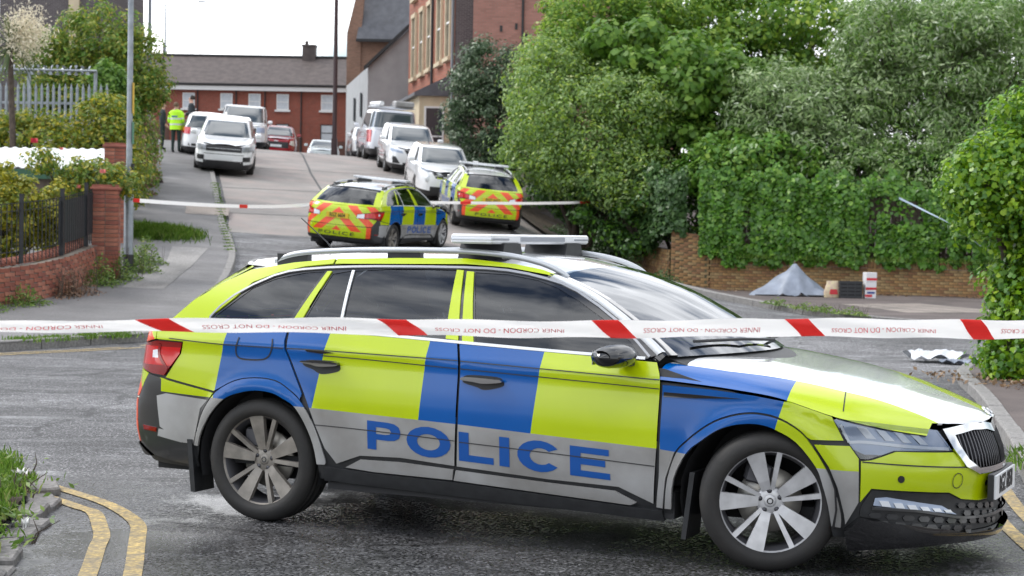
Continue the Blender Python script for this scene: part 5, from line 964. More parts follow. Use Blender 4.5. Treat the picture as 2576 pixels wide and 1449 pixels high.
a=MB(); a.tube([F(6.0,.1,14.3),F(6.0,.1,-.2)],.07,6); a.build('downpipe','gutter_black',vh); a=MB(); a.tube([F(-.15,.1,14.3),F(-.15,.1,-.2)],.07,6); a.build('downpipe','lead',vh)
# pink gable and the dark block for alley shade beside it
def block(name,label,x0,x1,y0,y1,z1,m,roof=None,rz=None):
    g=float(gz((x0+x1)/2,y0)); r=empty(name,((x0+x1)/2,y0,g),0,label,'house'); c=(x0+x1)/2; a=MB(); a.box((x0-c,0,-1),(x1-c,y1-y0,z1-g)); a.build('wall',m,r)
    if roof: a=MB(); h=rz-g; e=z1-g; a.add([(x0-c-.25,-.3,e-.1),(x1-c+.25,-.3,e-.1),(x1-c+.25,y1-y0+.3,e-.1),(x0-c-.25,y1-y0+.3,e-.1),(0,-.3,h),(0,y1-y0+.3,h)],[(0,1,4),(2,3,5),(0,4,5,3),(1,2,5,4),(0,3,2,1)]); a.build('roof',roof,r)
    return r
pk=block('gable_house','pink-red brick gable house rising behind the evergreen shrub',-1.72,6.5,71,76.5,14,'pink_brick','slate',18)
for x,z in ((-2.7,4.6),(-2.4,5.6),(-2.0,5.2),(-3.0,5.5)): a=MB(); a.box((x-.05,-.03,z-.12),(x+.05,.01,z+.12)); a.build('patch_hole','gutter_black',pk)
a=MB(); a.tube([(-2.15,-.05,9),(-2.15,-.05,3)],.05,6); a.build('downpipe','gutter_black',pk)
block('alley_shade','narrow dark block painting the alley shade between the pink gable and the tall red house',-2.62,-1.75,76.8,77.6,13.8,'dark_stone')  # added block; its dark colour stands for shade in the alley
# grey rendered gable, its slate roof and the brown brick house behind
g=float(gz(-6.5,94)); gh=empty('rendered_house',(-6.5,94,g),0,'pale grey rendered house with a sloping black bargeboard','house')
a=MB(); a.add([(-1.25,0,-1),(3.5,0,-1),(3.5,0,9.3-.4),(1.1,0,7.55),(-1.25,0,5.35),(-3.6,13,-1),(-3.6,13,5.35),(3.5,13,-1),(3.5,13,8.9)],[(0,1,2,3,4),(0,4,6,5),(1,7,8,2),(5,6,8,7),(4,3,2,8,6)]); 
a.m=[0,1,0,0,2]; a.build('wall',['render_grey','render_lit','slate'],gh)  # street face: same render made paler, daylight painted into its colour
a=MB(); pth=[(-1.45,5.15),(1.1,7.62),(3.4,9.05)]
for (p,q) in zip(pth[:-1],pth[1:]): a.add([(p[0],-.3,p[1]),(q[0],-.3,q[1]),(q[0],-.3,q[1]+.2),(p[0],-.3,p[1]+.2),(p[0],.1,p[1]),(q[0],.1,q[1]),(q[0],.1,q[1]+.2),(p[0],.1,p[1]+.2)],[(0,1,2,3),(3,2,6,7),(0,4,5,1),(4,7,6,5),(0,3,7,4),(1,5,6,2)])
a.build('bargeboard','gutter_black',gh)
for k,(u,z) in enumerate(((.25,3.6),(.55,3.6),(.25,1.0),(.6,1.0))):
    y=13*u; x=-1.25-2.35*u; a=MB(); a.box((x-.06,y-.5,z-.7),(x+.02,y+.5,z+.6)); a.build('window','window_glass',gh)
g=float(gz(-8,106)); bh=empty('brown_house',(-8,106,g),0,'brown brick house with a steep pale slate roof behind the grey gable','house')
a=MB(); a.box((-2.3,3,-1),(-1.45,11,8.4)); a.box((-1.45,3.1,-1),(8,11,8.4)); a.add([(-2.3,3.0,8.4),(-1.0,3.0,14),(-1.0,3.4,14),(-2.3,3.4,8.4),(-1.45,3.0,8.4),(-1.45,3.4,8.4)],[(0,4,1),(3,2,5),(0,1,2,3),(4,5,2,1)]); a.build('wall','brown_brick',bh)
a=MB(); a.add([(-1.7,2.6,8.0),(8,2.6,8.0),(8,7,16.5),(-.6,7,16.5),(8,11.4,8),(-1.7,11.4,8)],[(0,1,2,3),(3,2,4,5),(0,3,5)]); a.build('roof','slate',bh)
a=MB(); a.box((-1.7,2.45,7.85),(8,2.6,8.02)); a.build('gutter','gutter_black',bh)
g=float(gz(-21,86)); sh=empty('stone_building',(-21.3,86,g),0,'old dark stone building with a cream stone strip, top left behind the shrubs','building'); a=MB(); a.box((-3.5,0,-1),(1.75,8,16)); a.build('wall','dark_stone',sh); a=MB(); a.box((-.15,-.15,-1),(.35,.003,15.8)); a.build('stone_strip','cream_stone',sh); a=MB(); a.box((-3.8,-.3,16),(2.0,8.3,16.4)); a.build('parapet','dark_stone',sh)
# posts
lp=empty('lamp_post',(-6.91,32.12,float(gz(-6.91,32.12))+.1),0,'grey galvanised lamp post standing on the left pavement','lamp post')
a=MB(); a.tube([(0,0,-.1),(0,0,.32)],.092,14); a.build('base_band','gutter_black',lp); a=MB(); a.tube([(0,0,.32),(0,0,1.50),(0,0,1.60)],[.086,.086,.054],14); a.build('base_section','galvanised',lp); a=MB(); a.tube([(0,0,1.60),(0,0,8.2)],[.054,.045],12); po=a.build('shaft','galvanised',lp)
a=MB(); a.tube([(0,0,8.2),(.3,-.5,8.4),(.6,-1.1,8.45)],.03,8); a.build('arm','galvanised',lp); a=MB(); a.box((.5,-1.6,8.38),(.78,-1.0,8.50),bev=.03); a.build('lantern','galvanised',lp)
a=MB(); a.box((.055,-.04,2.85),(.07,.05,3.40)); a.build('sign_plate','sign_yellow',lp); a=MB(); a.box((.055,-.04,2.30),(.07,.05,2.70)); a.build('sign_plate','sign_green',lp); a=MB(); a.box((.04,-.04,1.75),(.085,.04,1.95)); a.build('door_lock','gutter_black',lp)
def pole(name,label,x,y,h,r,m,head=None):
    g=float(gz(x,y)); o=empty(name,(x,y,g),0,label,'pole'); a=MB(); a.tube([(0,0,-.2),(0,0,h*.3),(0,0,h)],[r*1.25,r*1.1,r*.8],10); a.build('shaft',m,o); a=MB(); a.tube([(0,0,-.1),(0,0,.9)],r*1.6,10); a.build('base_section',m,o)
    if head: a=MB(); a.tube([(0,0,h),(head*.6,0,h+.25),(head,0,h+.28)],.03,6); a.box((head-.05,-.12,h+.22),(head+.45,.12,h+.33)); a.build('lantern',m,o)
    return o
pole('lamp_post','tall dark maroon post in front of the terrace by the brown house',-7.85,78,12,.085,'pole_maroon')
pole('lamp_post','thin dark post against the terrace roof',-23.4,119,7.6,.07,'pole_maroon'); pole('mast','tall grey-blue mast above the garden shrub',-18.4,90,16,.085,'pole_grey'); pole('lamp_post','small distant lamp post with bent arm behind the shrub',-27.2,139,12.2,.08,'pole_grey',2.6)
# galvanised palisade fence with spiked rotor on top
pf=empty('palisade_fence',(-11.2,43,float(gz(-11.2,43))),0,'galvanised palisade fence with a spiked rotor bar on top','fence'); g=float(gz(-11.2,43)); zb=2.75-g; zt=4.98-g
a=MB(); a.prism([(-.035,-.01),(-.012,.012),(.012,.012),(.035,-.01),(.012,.004),(-.012,.004)],0,2.1); a.add([(-.035,-.01,2.1),(-.012,.012,2.1),(.012,.012,2.1),(.035,-.01,2.1),(0,.0,2.24)],[(0,1,4),(1,2,4),(2,3,4),(0,4,3)]); pm=a.mesh('pale','galvanised')
for i in range(27): link('pale',pm,pf,(-2.3+i*.142,0,zb),(0,0,math.pi))
for z in (zb+.35,zb+1.75): a=MB(); a.box((-2.6,.015,z-.03),(1.6,.05,z+.03)); a.build('rail','galvanised',pf)
a=MB(); a.tube([(-2.3,0,zt+.32),(1.15,0,zt+.30)],.03,8); rt=a.build('rotor_bar','galvanised',pf); 
a=MB()
for k in range(4): an=k*math.pi/2; a.add([(0,.02*math.cos(an),.02*math.sin(an)),(.05,.11*math.cos(an+.3),.11*math.sin(an+.3)),(0,.13*math.cos(an),.13*math.sin(an)),(-.05,.11*math.cos(an-.3),.11*math.sin(an-.3))],[(0,1,2,3)])
vm=a.mesh('vane','galvanised')
for i in range(22): link('vane',vm,rt,(-2.2+i*.15,0,zt+.31),(i*.5,0,.3*(i%3-1)))
for x in (-2.2,-.5,1.1): a=MB(); a.box((x-.04,.05,-.5),(x+.04,.12,zt+.3)); a.build('post','galvanised',pf)
brick_wall('retaining_wall',[(-14.5,43.4),(-9.7,43.2)],17,'brown brick retaining wall under the palisade fence','red_brick',parts=0,coping=None,z=float(gz(-11,43))-.1,seed=9)
# shed with a white profiled roof
g=float(gz(-10.2,36)); sd_=empty('garden_shed',(-10.2,36,g),0,'low garden shed with a white profiled metal roof and green fascia','shed'); a=MB(); a.box((-3,.15,-.3),(1.75,2.4,2.62-g)); a.build('wall','timber',sd_)
rows=[];xs_=np.arange(-3.2,1.95,.05)
for (y,z) in ((-.05,2.72-g),(1.2,3.16-g),(2.6,2.75-g)): rows.append([(float(x),y,z+(.025 if int(round(x/.05))%4<2 else 0)) for x in xs_])
a=MB(); a.grid(rows,sm=False); so=a.build('roof','sheet_white',sd_); so.modifiers.new('thick','SOLIDIFY').thickness=.02
a=MB(); a.box((-3.1,-.04,2.50-g),(1.85,.02,2.69-g)); a.build('fascia','fascia_green',sd_); a=MB(); a.add([(1.93,-.05,2.70-g),(1.93,1.2,3.15-g),(1.93,2.6,2.73-g),(1.93,2.6,2.6-g),(1.93,1.2,3.0-g),(1.93,-.05,2.56-g)],[(0,1,4,5),(1,2,3,4)]); a.build('bargeboard','white_trim',sd_)
# black railings on the curved garden wall
rp=[(x-.10*math.cos(.5),y+.10) for x,y in wl]; RP_=resample(rp,.02,False); rail=empty('railings',(RP_[-1][0],RP_[-1][1],0),0,'black iron railings standing on the curved brick wall','railings'); ro_=Vector((RP_[-1][0],RP_[-1][1],0))
rz_=lambda x,y:wall_top(x,y)+.115
a=MB(); a.tube([(0,0,-.08),(0,0,.86)],.009,6); bm_=a.mesh('bar','railing_black'); a=MB(); a.box((-.03,-.03,-.1),(.03,.03,.98)); a.prism([(-.035,-.035),(.035,-.035),(.035,.035),(-.035,.035)],.98,1.0); pm2=a.mesh('post','railing_black')
d=0;nb=0
for i in range(1,len(RP_)):
    d+=math.hypot(RP_[i][0]-RP_[i-1][0],RP_[i][1]-RP_[i-1][1])
    if d>=.105:
        d=0;nb+=1; x,y=RP_[i]
        if x<-10.6: continue
        link('post' if nb%11==3 else 'bar',pm2 if nb%11==3 else bm_,rail,Vector((x,y,rz_(x,y)))-ro_)
for h in (.10,.74,.86):
    a=MB(); P=[(x-ro_.x,y-ro_.y,rz_(x,y)+h) for x,y in RP_[::12] if x>-10.7]; a.grid([[(p[0],p[1]-.02,p[2]-.006) for p in P],[(p[0],p[1]-.02,p[2]+.006) for p in P],[(p[0],p[1]+.02,p[2]+.006) for p in P],[(p[0],p[1]+.02,p[2]-.006) for p in P]],sm=False); a.build('rail','railing_black',rail)
a=MB(); q=[(x-ro_.x,y-ro_.y,rz_(x,y)) for x,y in RP_ if y>29.25][::8]
a.grid([[(x+.0,y,z+.10) for x,y,z in q],[(x+.0,y,z+.80) for x,y,z in q]],sm=False); a.build('infill_panel','railing_black',rail)
# timber fence behind the ivy
tf_=empty('timber_fence',(5.0,46.95,.1),0,'weathered timber board fence smothered in ivy','fence'); a=MB(); a.box((0,0,.8),(.115,.022,2.55)); pk_=a.mesh('plank','timber')
dv=Vector((8.2,-2.35,0)).normalized(); an=math.atan2(dv.y,dv.x); rnd=random.Random(2)
for i in range(66): link('plank',pk_,tf_,(dv.x*i*.127,dv.y*i*.127,rnd.uniform(-.04,.03)),(0,0,an))
for h in (1.1,2.2): a=MB(); a.box((0,.03,h-.04),(8.4,.08,h+.04)); a.build('rail','timber',tf_,rot=(0,0,an))
pier(5.93,18.62,1.02,.42,'stone gate pier cut by the right edge beside the bright hedge',13,.0)
# ------------------------------------------------------------ other police cars
def place(o,x,y,rz,dz=0):
    """set a vehicle on the slope"""
    h=Vector((math.cos(rz),math.sin(rz))); s=Vector((-h.y,h.x)); z0=float(gz(x,y)); pf_=(float(gz(x+h.x*2.8,y+h.y*2.8))-z0)/2.8; ps=(float(gz(x+s.x*.8,y+s.y*.8))-float(gz(x-s.x*.8,y-s.y*.8)))/1.6
    m=Matrix.Rotation(rz,4,'Z')@Matrix.Rotation(-math.atan(pf_),4,'Y')@Matrix.Rotation(math.atan(ps),4,'X'); o.rotation_euler=m.to_euler(); o.location=(x,y,z0+dz)
def second_police(plate,label,x,y,deg):
    c=copy_tree(main_car); c['label']=label
    for ch in c.children:
        if ch.name.startswith('number_plate'):
            for t in ch.children:
                if t.name.startswith('lettering'): t.data=textmesh(plate,.118,'plate_ink',.001,sx=.74,bold=.003)
        if ch.name.startswith('wheel') and not ch.name.startswith('wheel_h'):
            if abs(ch.location.x)>1: ch.rotation_euler.z=0 if ch.location.y>0 else math.pi
    place(c,x,y,R(deg)); return c
second_police('RGZ 6604','police estate with red chevron tail at the foot of the hill, nearer of the two',-3.48,39.5,70.0)
second_police('RGZ 6657','police estate with red chevron tail parked under the overhanging shrub, farther of the two',-.78,47.2,99)
# ------------------------------------------------------------ parked cars
mat('car_white',(.80,.81,.82),.16,coat=1); mat('car_silver',(.66,.68,.73),.22,metal=.08,coat=1); mat('car_red',(.36,.008,.016),.16,coat=1); mat('car_pale',(.66,.74,.75),.16,coat=1); mat('car_glass',(.05,.065,.075),.04,coat=1); mat('car_black',(.02,.02,.022),.4); mat('lamp_lit',(.9,.9,.85),.2)
def town_car(name,label,cat,L_,W_,H_,paint,zb,zh,cab,roof,x,y,deg,plate=None,front=None,back=None,clad=True,wr=.34,n=5.0,wx=(.305,.29),group='cars parked up the hill',tumble=.17):
    """cab=(rear,front) of the cabin at the waist, roof=(rear,front) at the top, measured from the middle"""
    c=empty(name,(0,0,0),0,label,cat,group); hl=L_/2; hw=W_/2; th=np.linspace(0,2*math.pi,73)[:-1]
    sx=lambda t:np.sign(np.cos(t))*abs(np.cos(t))**(2/n); sy=lambda t:np.sign(np.sin(t))*abs(np.sin(t))**(2/n)
    def top(xx): return float(np.interp(xx,[-hl,cab[0],cab[1]-.1,cab[1]+.15,hl-.15,hl],[zb-.02,zb,zb,zh+.03,zh-.06,zh-.13]))
    offs=lambda q:float(np.interp(q,[0,.12,.3,.55,.8,.95,1],[.07,.015,0,.0,.02,.045,.075]))
    rows=[]
    for q in (0,.06,.12,.2,.3,.45,.6,.75,.88,.96,1.0):
        rows.append([((hl-offs(q))*sx(t),(hw-offs(q))*sy(t),.24+q*(top(hl*sx(t))-.24)) for t in th])
    a=MB(); a.grid(rows,0,True,True); nf=len(a.f); k=len(th)
    cm=[]
    for i in range(len(rows)-1):
        for j in range(k):
            xm=(rows[i][j][0]+rows[i][(j+1)%k][0])/2; zm=(rows[i][j][2]+rows[i+1][j][2])/2; wd=any(math.hypot(xm-w_,zm-.34)<wr+.07 for w_ in (-hl+L_*wx[0]-.42*0,hl-L_*wx[1]+.42*0)) and abs(rows[i][j][1])>hw*.8
            cm.append(1 if wd or (clad and zm<.40) else 0)
    # lid
    tp=rows[-1]; half=[tp[j] for j in range(k)]; us=sorted({round(p[0],3) for p in half})
    lid=[]
    for u in np.linspace(-hl+.08,hl-.08,26):
        yw=(hw-.075)*max(0,(1-abs(u/(hl-.075))**n))**(1/n); lid.append([(float(u),float(v*yw),top(float(u))+.03*(1-v*v)-.004) for v in np.linspace(-1,1,9)])
    a.grid(lid); cm+=[0]*(25*8); a.m=cm; body=a.build('body',[paint,'car_black'],c)
    # cabin
    rows=[]; hc=hw-.06; T_=np.linspace(0,1,11)
    for t in T_:
        e=t**1.25; x0=cab[0]+(roof[0]-cab[0])*e; x1=cab[1]+(roof[1]-cab[1])*e; xm=(x0+x1)/2; xr=(x1-x0)/2; yr=hc-tumble*t**1.1; z=zb-.03+(H_-.035-(zb-.03))*t
        if t>.9: xr-=.05*(t-.9)*10; yr-=.05*(t-.9)*10
        rows.append([(xm+xr*float(np.sign(np.cos(q))*abs(np.cos(q))**(2/6)),yr*float(np.sign(np.sin(q))*abs(np.sin(q))**(2/6)),z) for q in th])
    a=MB(); a.grid(rows,0,True,True); cm=[]
    for i in range(10):
        for j in range(k):
            p=rows[i][j]; q=rows[i][(j+1)%k]; t=(T_[i]+T_[i+1])/2; xm=(p[0]+q[0])/2; ym=(p[1]+q[1])/2; yr=hc-tumble*t**1.1
            e=t**1.25; x0=cab[0]+(roof[0]-cab[0])*e; x1=cab[1]+(roof[1]-cab[1])*e
            endz=abs(ym)<yr*.86 and (xm>x1-.25 or xm<x0+.25); side=abs(ym)>yr*.9 and x0+.20<xm<x1-.22 and not any(abs(xm-b)<.06 for b in ((x0+x1)/2+.1,x0+(x1-x0)*.27))
            cm.append(1 if .12<t<.86 and (endz or side) else 0)
    capr=[(0,0)]; z=rows[-1][0][2]; lidr=[]
    x0,x1=min(p[0] for p in rows[-1]),max(p[0] for p in rows[-1]); yr=max(p[1] for p in rows[-1])
    for u in np.linspace(x0,x1,10):
        m_=(x0+x1)/2; yw=yr*max(0,1-abs((u-m_)/((x1-x0)/2))**6)**(1/6); lidr.append([(float(u),float(v*yw),z+.035*(1-v*v)*(1-abs((u-m_)/((x1-x0)/2))**4)) for v in np.linspace(-1,1,9)])
    a.grid(lidr); cm+=[0]*72; a.m=cm; a.build('cabin',[paint,'car_glass'],c)
    # details set on the nose or tail
    def surf(yy,zz,sg,eps):
        q=(zz-.24)/(top(sg*hl*.98)-.24); return (sg*((hl-offs(min(max(q,0),1)))*max(0,1-abs(yy/hw)**n)**(1/n)+eps),yy,zz)
    def detail(nm,quad,m,sg,eps=.006,mirror=True,parent=c):
        for s in ((1,-1) if mirror else (1,)):
            a=MB(); (ya,za),(yb,zb_),(yc,zc_),(yd,zd)=quad; rr=[]
            for u in np.linspace(0,1,9):
                rr.append([surf(s*((ya+(yb-ya)*u)*(1-v)+(yd+(yc-yd)*u)*v),(za+(zb_-za)*u)*(1-v)+(zd+(zc_-zd)*u)*v,sg,eps) for v in np.linspace(0,1,4)])
            inner=[[(p[0]-sg*.05,p[1],p[2]) for p in r2] for r2 in rr]; a.grid(rr); a.grid([rr[0],inner[0]],sm=False);a.grid([rr[-1],inner[-1]],sm=False); a.grid([[r2[0] for r2 in rr],[r2[0] for r2 in inner]],sm=False); a.grid([[r2[-1] for r2 in rr],[r2[-1] for r2 in inner]],sm=False); a.build(nm,m,parent)
    def rect(y0,y1,z0,z1): return ((y0,z0),(y1,z0),(y1,z1),(y0,z1))
    for sg,lst in ((1,front or []),(-1,back or [])):
        for nm,q,m,mir,eps in lst: detail(nm,rect(*q) if len(q)==4 and not isinstance(q[0],tuple) else q,m,sg,eps,mir)
    for sg,pm_ in ((1,'plate_white'),(-1,'plate_yellow')):
        zz=.52 if sg>0 else (plate or .62); detail('number_plate',rect(-.26,.26,zz,zz+.11),pm_,sg,.015,False)
    for s in (-1,1):
        for xx in (-hl+L_*wx[0],hl-L_*wx[1]):
            a=MB(); a.lathe([(.20,.10),(.23,.115),(.29,.118),(.325,.10),(wr,.07),(wr,-.07),(.31,-.11)],28); w_=a.build('wheel','rubber',c,(xx,s*(hw-.115),wr),(0,0,0 if s>0 else math.pi)); a=MB(); a.lathe([(0,.085),(.05,.09),(.19,.075),(.21,.10),(.215,.08)],24)
            for q in range(5):
                an=q*1.2566; a.box((.05,.07,-.03),(.2,.10,.03),tf=lambda v,an=an:(v[0]*math.cos(an)-v[2]*math.sin(an),v[1],v[0]*math.sin(an)+v[2]*math.cos(an)))
            a.build('rim','alloy',w_)
        a=MB(); a.box((cab[1]-.32,hw-.02,zb+.02),(cab[1]-.12,hw+.17,zb+.17),0,tf=lambda v:(v[0],s*v[1],v[2]),bev=.04); a.build('door_mirror',paint,c)
    a=MB(); a.box((-hl+.3,-hw+.15,.2),(hl-.3,hw-.15,.32)); a.build('underbody','car_black',c)
    place(c,x,y,R(deg)); return c
jeep=town_car('parked_car','white SUV with dark slotted grille facing down the hill on the left kerb','car',4.40,1.82,1.64,'car_white',1.10,1.05,(-2.02,.95),(-1.85,.15),-9.1,56.3,-83,front=[('grille',(-.54,.54,.755,.93),'car_black',False,.012),('grille_bar',(-.5,.5,.84,.85),'satin_silver',False,.014),('headlight',(.55,.86,.77,.93),'satin_dark',True,.012),('fog_light',(.58,.80,.48,.62),'car_black',True,.012),('lower_grille',(-.60,.60,.27,.48),'car_black',False,.008),('trim_line',(-.6,.6,.665,.68),'car_black',False,.006)],back=[('tail_light',(.6,.85,.85,1.0),'lamp_red',True,.006)])
town_car('parked_car','white hatchback seen from behind, half hidden by the white SUV','car',4.1,1.74,1.50,'car_white',1.0,.95,(-1.95,.75),(-1.6,.05),-10.55,61.5,98,back=[('tail_light',(.56,.84,.80,1.02),'lamp_red',True,.008),('bumper_strip',(-.6,.6,.42,.50),'car_black',False,.006)],front=[('headlight',(.5,.8,.66,.78),'lamp_inner',True,.006)])
town_car('white_van','white panel van facing the camera behind the white SUV','van',5.2,2.10,1.98,'car_white',1.18,1.12,(-2.55,1.75),(-2.5,.95),-11.6,76.5,-84,n=6,front=[('headlight',(.62,.95,.78,1.0),'lamp_inner',True,.008),('grille',(-.6,.6,.72,.95),'car_black',False,.008)],tumble=.12)
town_car('parked_car','dark red SUV with lit lamps coming over the crest','car',4.5,1.86,1.60,'car_red',1.06,1.0,(-2.0,.85),(-1.75,.1),-11.3,85,-84,front=[('grille',(-.58,.58,.48,.76),'car_black',False,.008),('headlight',((.62,.66),(.86,.60),(.80,.86),(.66,.84)),'lamp_lit',True,.012),('badge',(-.09,.09,.78,.82),'satin_silver',False,.01)],clad=False)
town_car('parked_car','pale blue-white car half sunk behind the crest','car',4.2,1.76,1.42,'car_pale',.96,.90,(-1.9,.8),(-1.35,.05),-10.6,99,-86,front=[('headlight',(.5,.8,.60,.74),'lamp_white',True,.008),('grille',(-.4,.4,.5,.6),'car_black',False,.008)],clad=False)
vn=town_car('silver_van','silver panel van with roof rack parked on the right, seen from behind','van',4.9,1.93,1.92,'car_silver',1.18,1.12,(-2.43,1.5),(-2.36,.8),-5.0,69.0,101,plate=.86,n=7,back=[('tail_light',(.84,.95,.66,1.12),'lamp_red',True,.008),('bumper',(-.9,.9,.32,.50),'car_black',False,.02)],front=[('headlight',(.6,.9,.7,.9),'lamp_inner',True,.006)],tumble=.12)
for yy in (-.7,.7): a=MB(); a.tube([(-2.1,yy,2.02),(.5,yy,2.02)],.02,6); a.build('rack_rail','satin_silver',vn)
for xx in (-2.0,-.9,.2): a=MB(); a.tube([(xx,-.75,2.0),(xx,.75,2.0)],.025,6); a.build('rack_bar','satin_silver',vn)
a=MB(); a.tube([(-2.3,.52,2.12),(.4,.60,2.12)],.085,12); vt=a.build('pipe_tube','sheet_white',vn)
a=MB(); a.box((-2.25,-.70,2.03),(-1.3,.02,2.26),bev=.05); a.build('roof_bundle','silver_vinyl',vn)
town_car('parked_car','white SUV with a large dark grille parked ahead of the silver van','car',4.5,1.86,1.62,'car_white',1.05,1.0,(-2.0,.85),(-1.7,.1),-3.75,62.4,-79,front=[('grille',((-.12,.36),(.12,.36),(.42,.86),(-.42,.86)),'car_black',False,.008),('headlight',((.46,.74),(.86,.80),(.84,.90),(.50,.82)),'lamp_inner',True,.008),('fog_light',((.55,.40),(.78,.40),(.80,.62),(.70,.62)),'car_black',True,.008)])
jk=town_car('parked_car','small white crossover with round lamps parked behind the police car under the trees','car',4.15,1.77,1.57,'car_white',1.06,1.02,(-1.95,.85),(-1.45,.1),-2.3,53.8,-79,front=[('grille',((-.44,.80),(.44,.80),(.52,.90),(-.52,.90)),'car_black',False,.008),('grille_vee',((.10,.72),(.20,.72),(.40,.90),(.28,.90)),'satin_silver',True,.014),('headlight',((.60,.90),(.84,.98),(.80,1.0),(.58,.93)),'lamp_inner',True,.008),('lower_grille',(-.56,.56,.34,.50),'car_black',False,.008)])
for s in (-1,1):
    a=MB(); a.lathe([(0,.02),(.07,.018),(.10,.005),(.115,-.03)],20,axis='x',mis=[0,1,1]); a.build('round_lamp',['lamp_white','satin_silver'],jk,(1.985,s*.60,.70))
a=MB(); a.lathe([(.03,.02),(.07,.02),(.075,-.02)],18,axis='x'); a.build('badge','chrome',jk,(2.05,0,.83))
town_car('parked_car','white car nose showing left of the silver van','car',4.3,1.8,1.5,'car_white',1.0,.95,(-1.95,.8),(-1.6,.05),-6.35,78,-79,front=[('headlight',(.5,.8,.66,.78),'lamp_inner',True,.006),('grille',(-.5,.5,.5,.64),'car_black',False,.006)])
# ------------------------------------------------------------ cordon tape
leafmat('tape_white',(.86,.85,.84),(.86,.85,.84),None,.5,.35); leafmat('tape_red',(.78,.035,.03),(.78,.035,.03),None,.4,.4); mat('tape_ink',(.62,.03,.05),.5); mat('ribbon_blue',(.45,.55,.66),.4)
def tape_pt(s,v):
    """s metres along, v -0.5..0.5 across the width"""
    k=(s+.25)/7.0; x=-2.55+4.75*k-.0; x=-3.1+s*.90; y=4.35+s*.415; u=s
    z=1.352-.018*s+.0035*(s-3)**2-.02*max(0,min(1,(3.2-s)/1.5)); tilt=.35+.55*math.sin(.5+s*.9)**2*(1 if s<2.4 else .35); w_=float(np.interp(s,[0,2,3,3.8,4.6,5.4,7],[.034,.036,.052,.060,.068,.074,.076]))
    return Vector((x+.0,y-v*w_*math.sin(tilt)*.8+.010*math.sin(5.3*s+v*4)*math.sin(1.7*s)+.005*math.sin(17*s+v*9),z+v*w_*math.cos(tilt*.55)+.005*math.sin(3.1*s)+.0025*math.sin(13*s+v*5)))
tp=empty('cordon_tape',(0,4,1.4),0,'white cordon tape with red bands and upside-down lettering stretched across the foreground','tape'); to=Vector((0,4,1.4))
a=MB(); a.grid([[tuple(tape_pt(s,v)-to) for v in np.linspace(-.5,.5,6)] for s in np.linspace(-1.5,8.5,240)]); a.build('tape_band','tape_white',tp,fix=False)
PER=.762; S0=2.214-.762*4
for i in range(-1,13):
    s0=S0+i*PER
    if not -1.4<s0<8.3: continue
    a=MB(); rows=[]
    for u in np.linspace(0,1,5): rows.append([tuple(tape_pt(s0+.10*u+.075*(.5-v),v)-to+Vector((0,-.0035,0))) for v in np.linspace(-.5,.5,6)])
    a.grid(rows); a.build('red_band','tape_red',tp,fix=False)
    me=textmesh('INNER CORDON - DO NOT CROSS',.026,'tape_ink',0,sx=1.12); n_=len(me.vertices)
    for v in me.vertices:
        s=s0+.431-v.co.x; q=-v.co.y/.076-.10; p=tape_pt(s,q)-to; v.co=(p.x,p.y-.003,p.z)
    link('lettering',me,tp)
def ribbon3(name,label,pts,wd,m,cat='tape',bands=None,tw=0):
    P=[Vector(p) for p in smooth(pts,False,8)]; o=P[0]; r=empty(name,tuple(o),0,label,cat); a=MB(); rows=[]
    for i,p in enumerate(P): t=tw*i/len(P); rows.append([tuple(p-o+Vector((0,math.sin(t)*e,math.cos(t)*e))) for e in (-wd/2,wd/2)])
    a.grid(rows); a.build('tape_band',m,r,fix=False)
    if bands:
        k=0
        for i in range(0,len(P)-3,bands): a=MB(); a.grid([[(x,y-.008,z) for x,y,z in rows[i+j]] for j in range(2)]); a.build('red_band','tape_red',r,fix=False)
    return r
ribbon3('cordon_tape','thin white tape strung from the lamp post across the hill road',[(-6.83,32.1,2.05),(-5.9,35.2,2.02),(-5.0,38.4,2.06),(-3.9,42.4,2.24),(-1.6,44.5,2.30),(.5,45.8,2.34),(2.85,51.4,2.52)],.07,'tape_white',bands=11)
ribbon3('loose_tape','loose pale blue-white ribbon of tape hanging from the fence to the hedge',[(9.7,45.0,2.62),(10.3,44.7,2.3),(10.9,44.3,1.95),(11.5,43.9,1.45)],.055,'ribbon_blue',tw=2)
# ------------------------------------------------------------ things by the orange wall
mat('sheet_cloth',(.25,.285,.35),.5,noise=(4,.25)); mat('sheet_pale',(.66,.68,.72),.5); mat('crate_black',(.03,.032,.036),.5); mat('box_white',(.74,.73,.74),.5); mat('box_red',(.55,.03,.04),.5); mat('box_blue',(.03,.06,.25),.5); mat('box_yellow',(.55,.48,.28),.5,noise=(14,.4,(.5,.35,.3))); mat('litter_white',(.75,.75,.74),.6)
g=float(gz(6.9,43.4))+.1
r=empty('plastic_sheet',(6.75,43.5,g),0,'grey-white sheet propped into a low tent on the pavement by the wall','sheet'); rng=np.random.default_rng(3); rows=[]
for i,u in enumerate(np.linspace(-1,1,27)):
    row=[]
    for v in np.linspace(-1,1,13):
        h=max(0,1-abs(u-.12)/(1.12 if u<.12 else .88))**1.12*max(0,1-abs(v)**1.5*.95); an_=math.atan2(v*.62,(u-.12)*.98); fold=(.055*math.sin(9*an_+1)+.028*math.sin(17*an_))*min(1,1.6*math.hypot(u-.12,v))+.02*math.sin(11*u-7*v)
        row.append((u*.98+.03*v,v*.62*(1-.25*abs(u))-.05,max(.012,.80*h+fold*(h>.03))))
    rows.append(row)
a=MB(); a.grid(rows); a.build('sheet','sheet_cloth',r,fix=False); a=MB(); a.tube([(.12,.0,.0),(.12,0,.86)],.015,6); a.build('prop','timber',r)
a=MB(); a.tube([(-.9,-.55,.02),(-.2,-.60,.03),(.5,-.58,.03),(.9,-.5,.02)],.02,6); a.build('hem','crate_black',r)
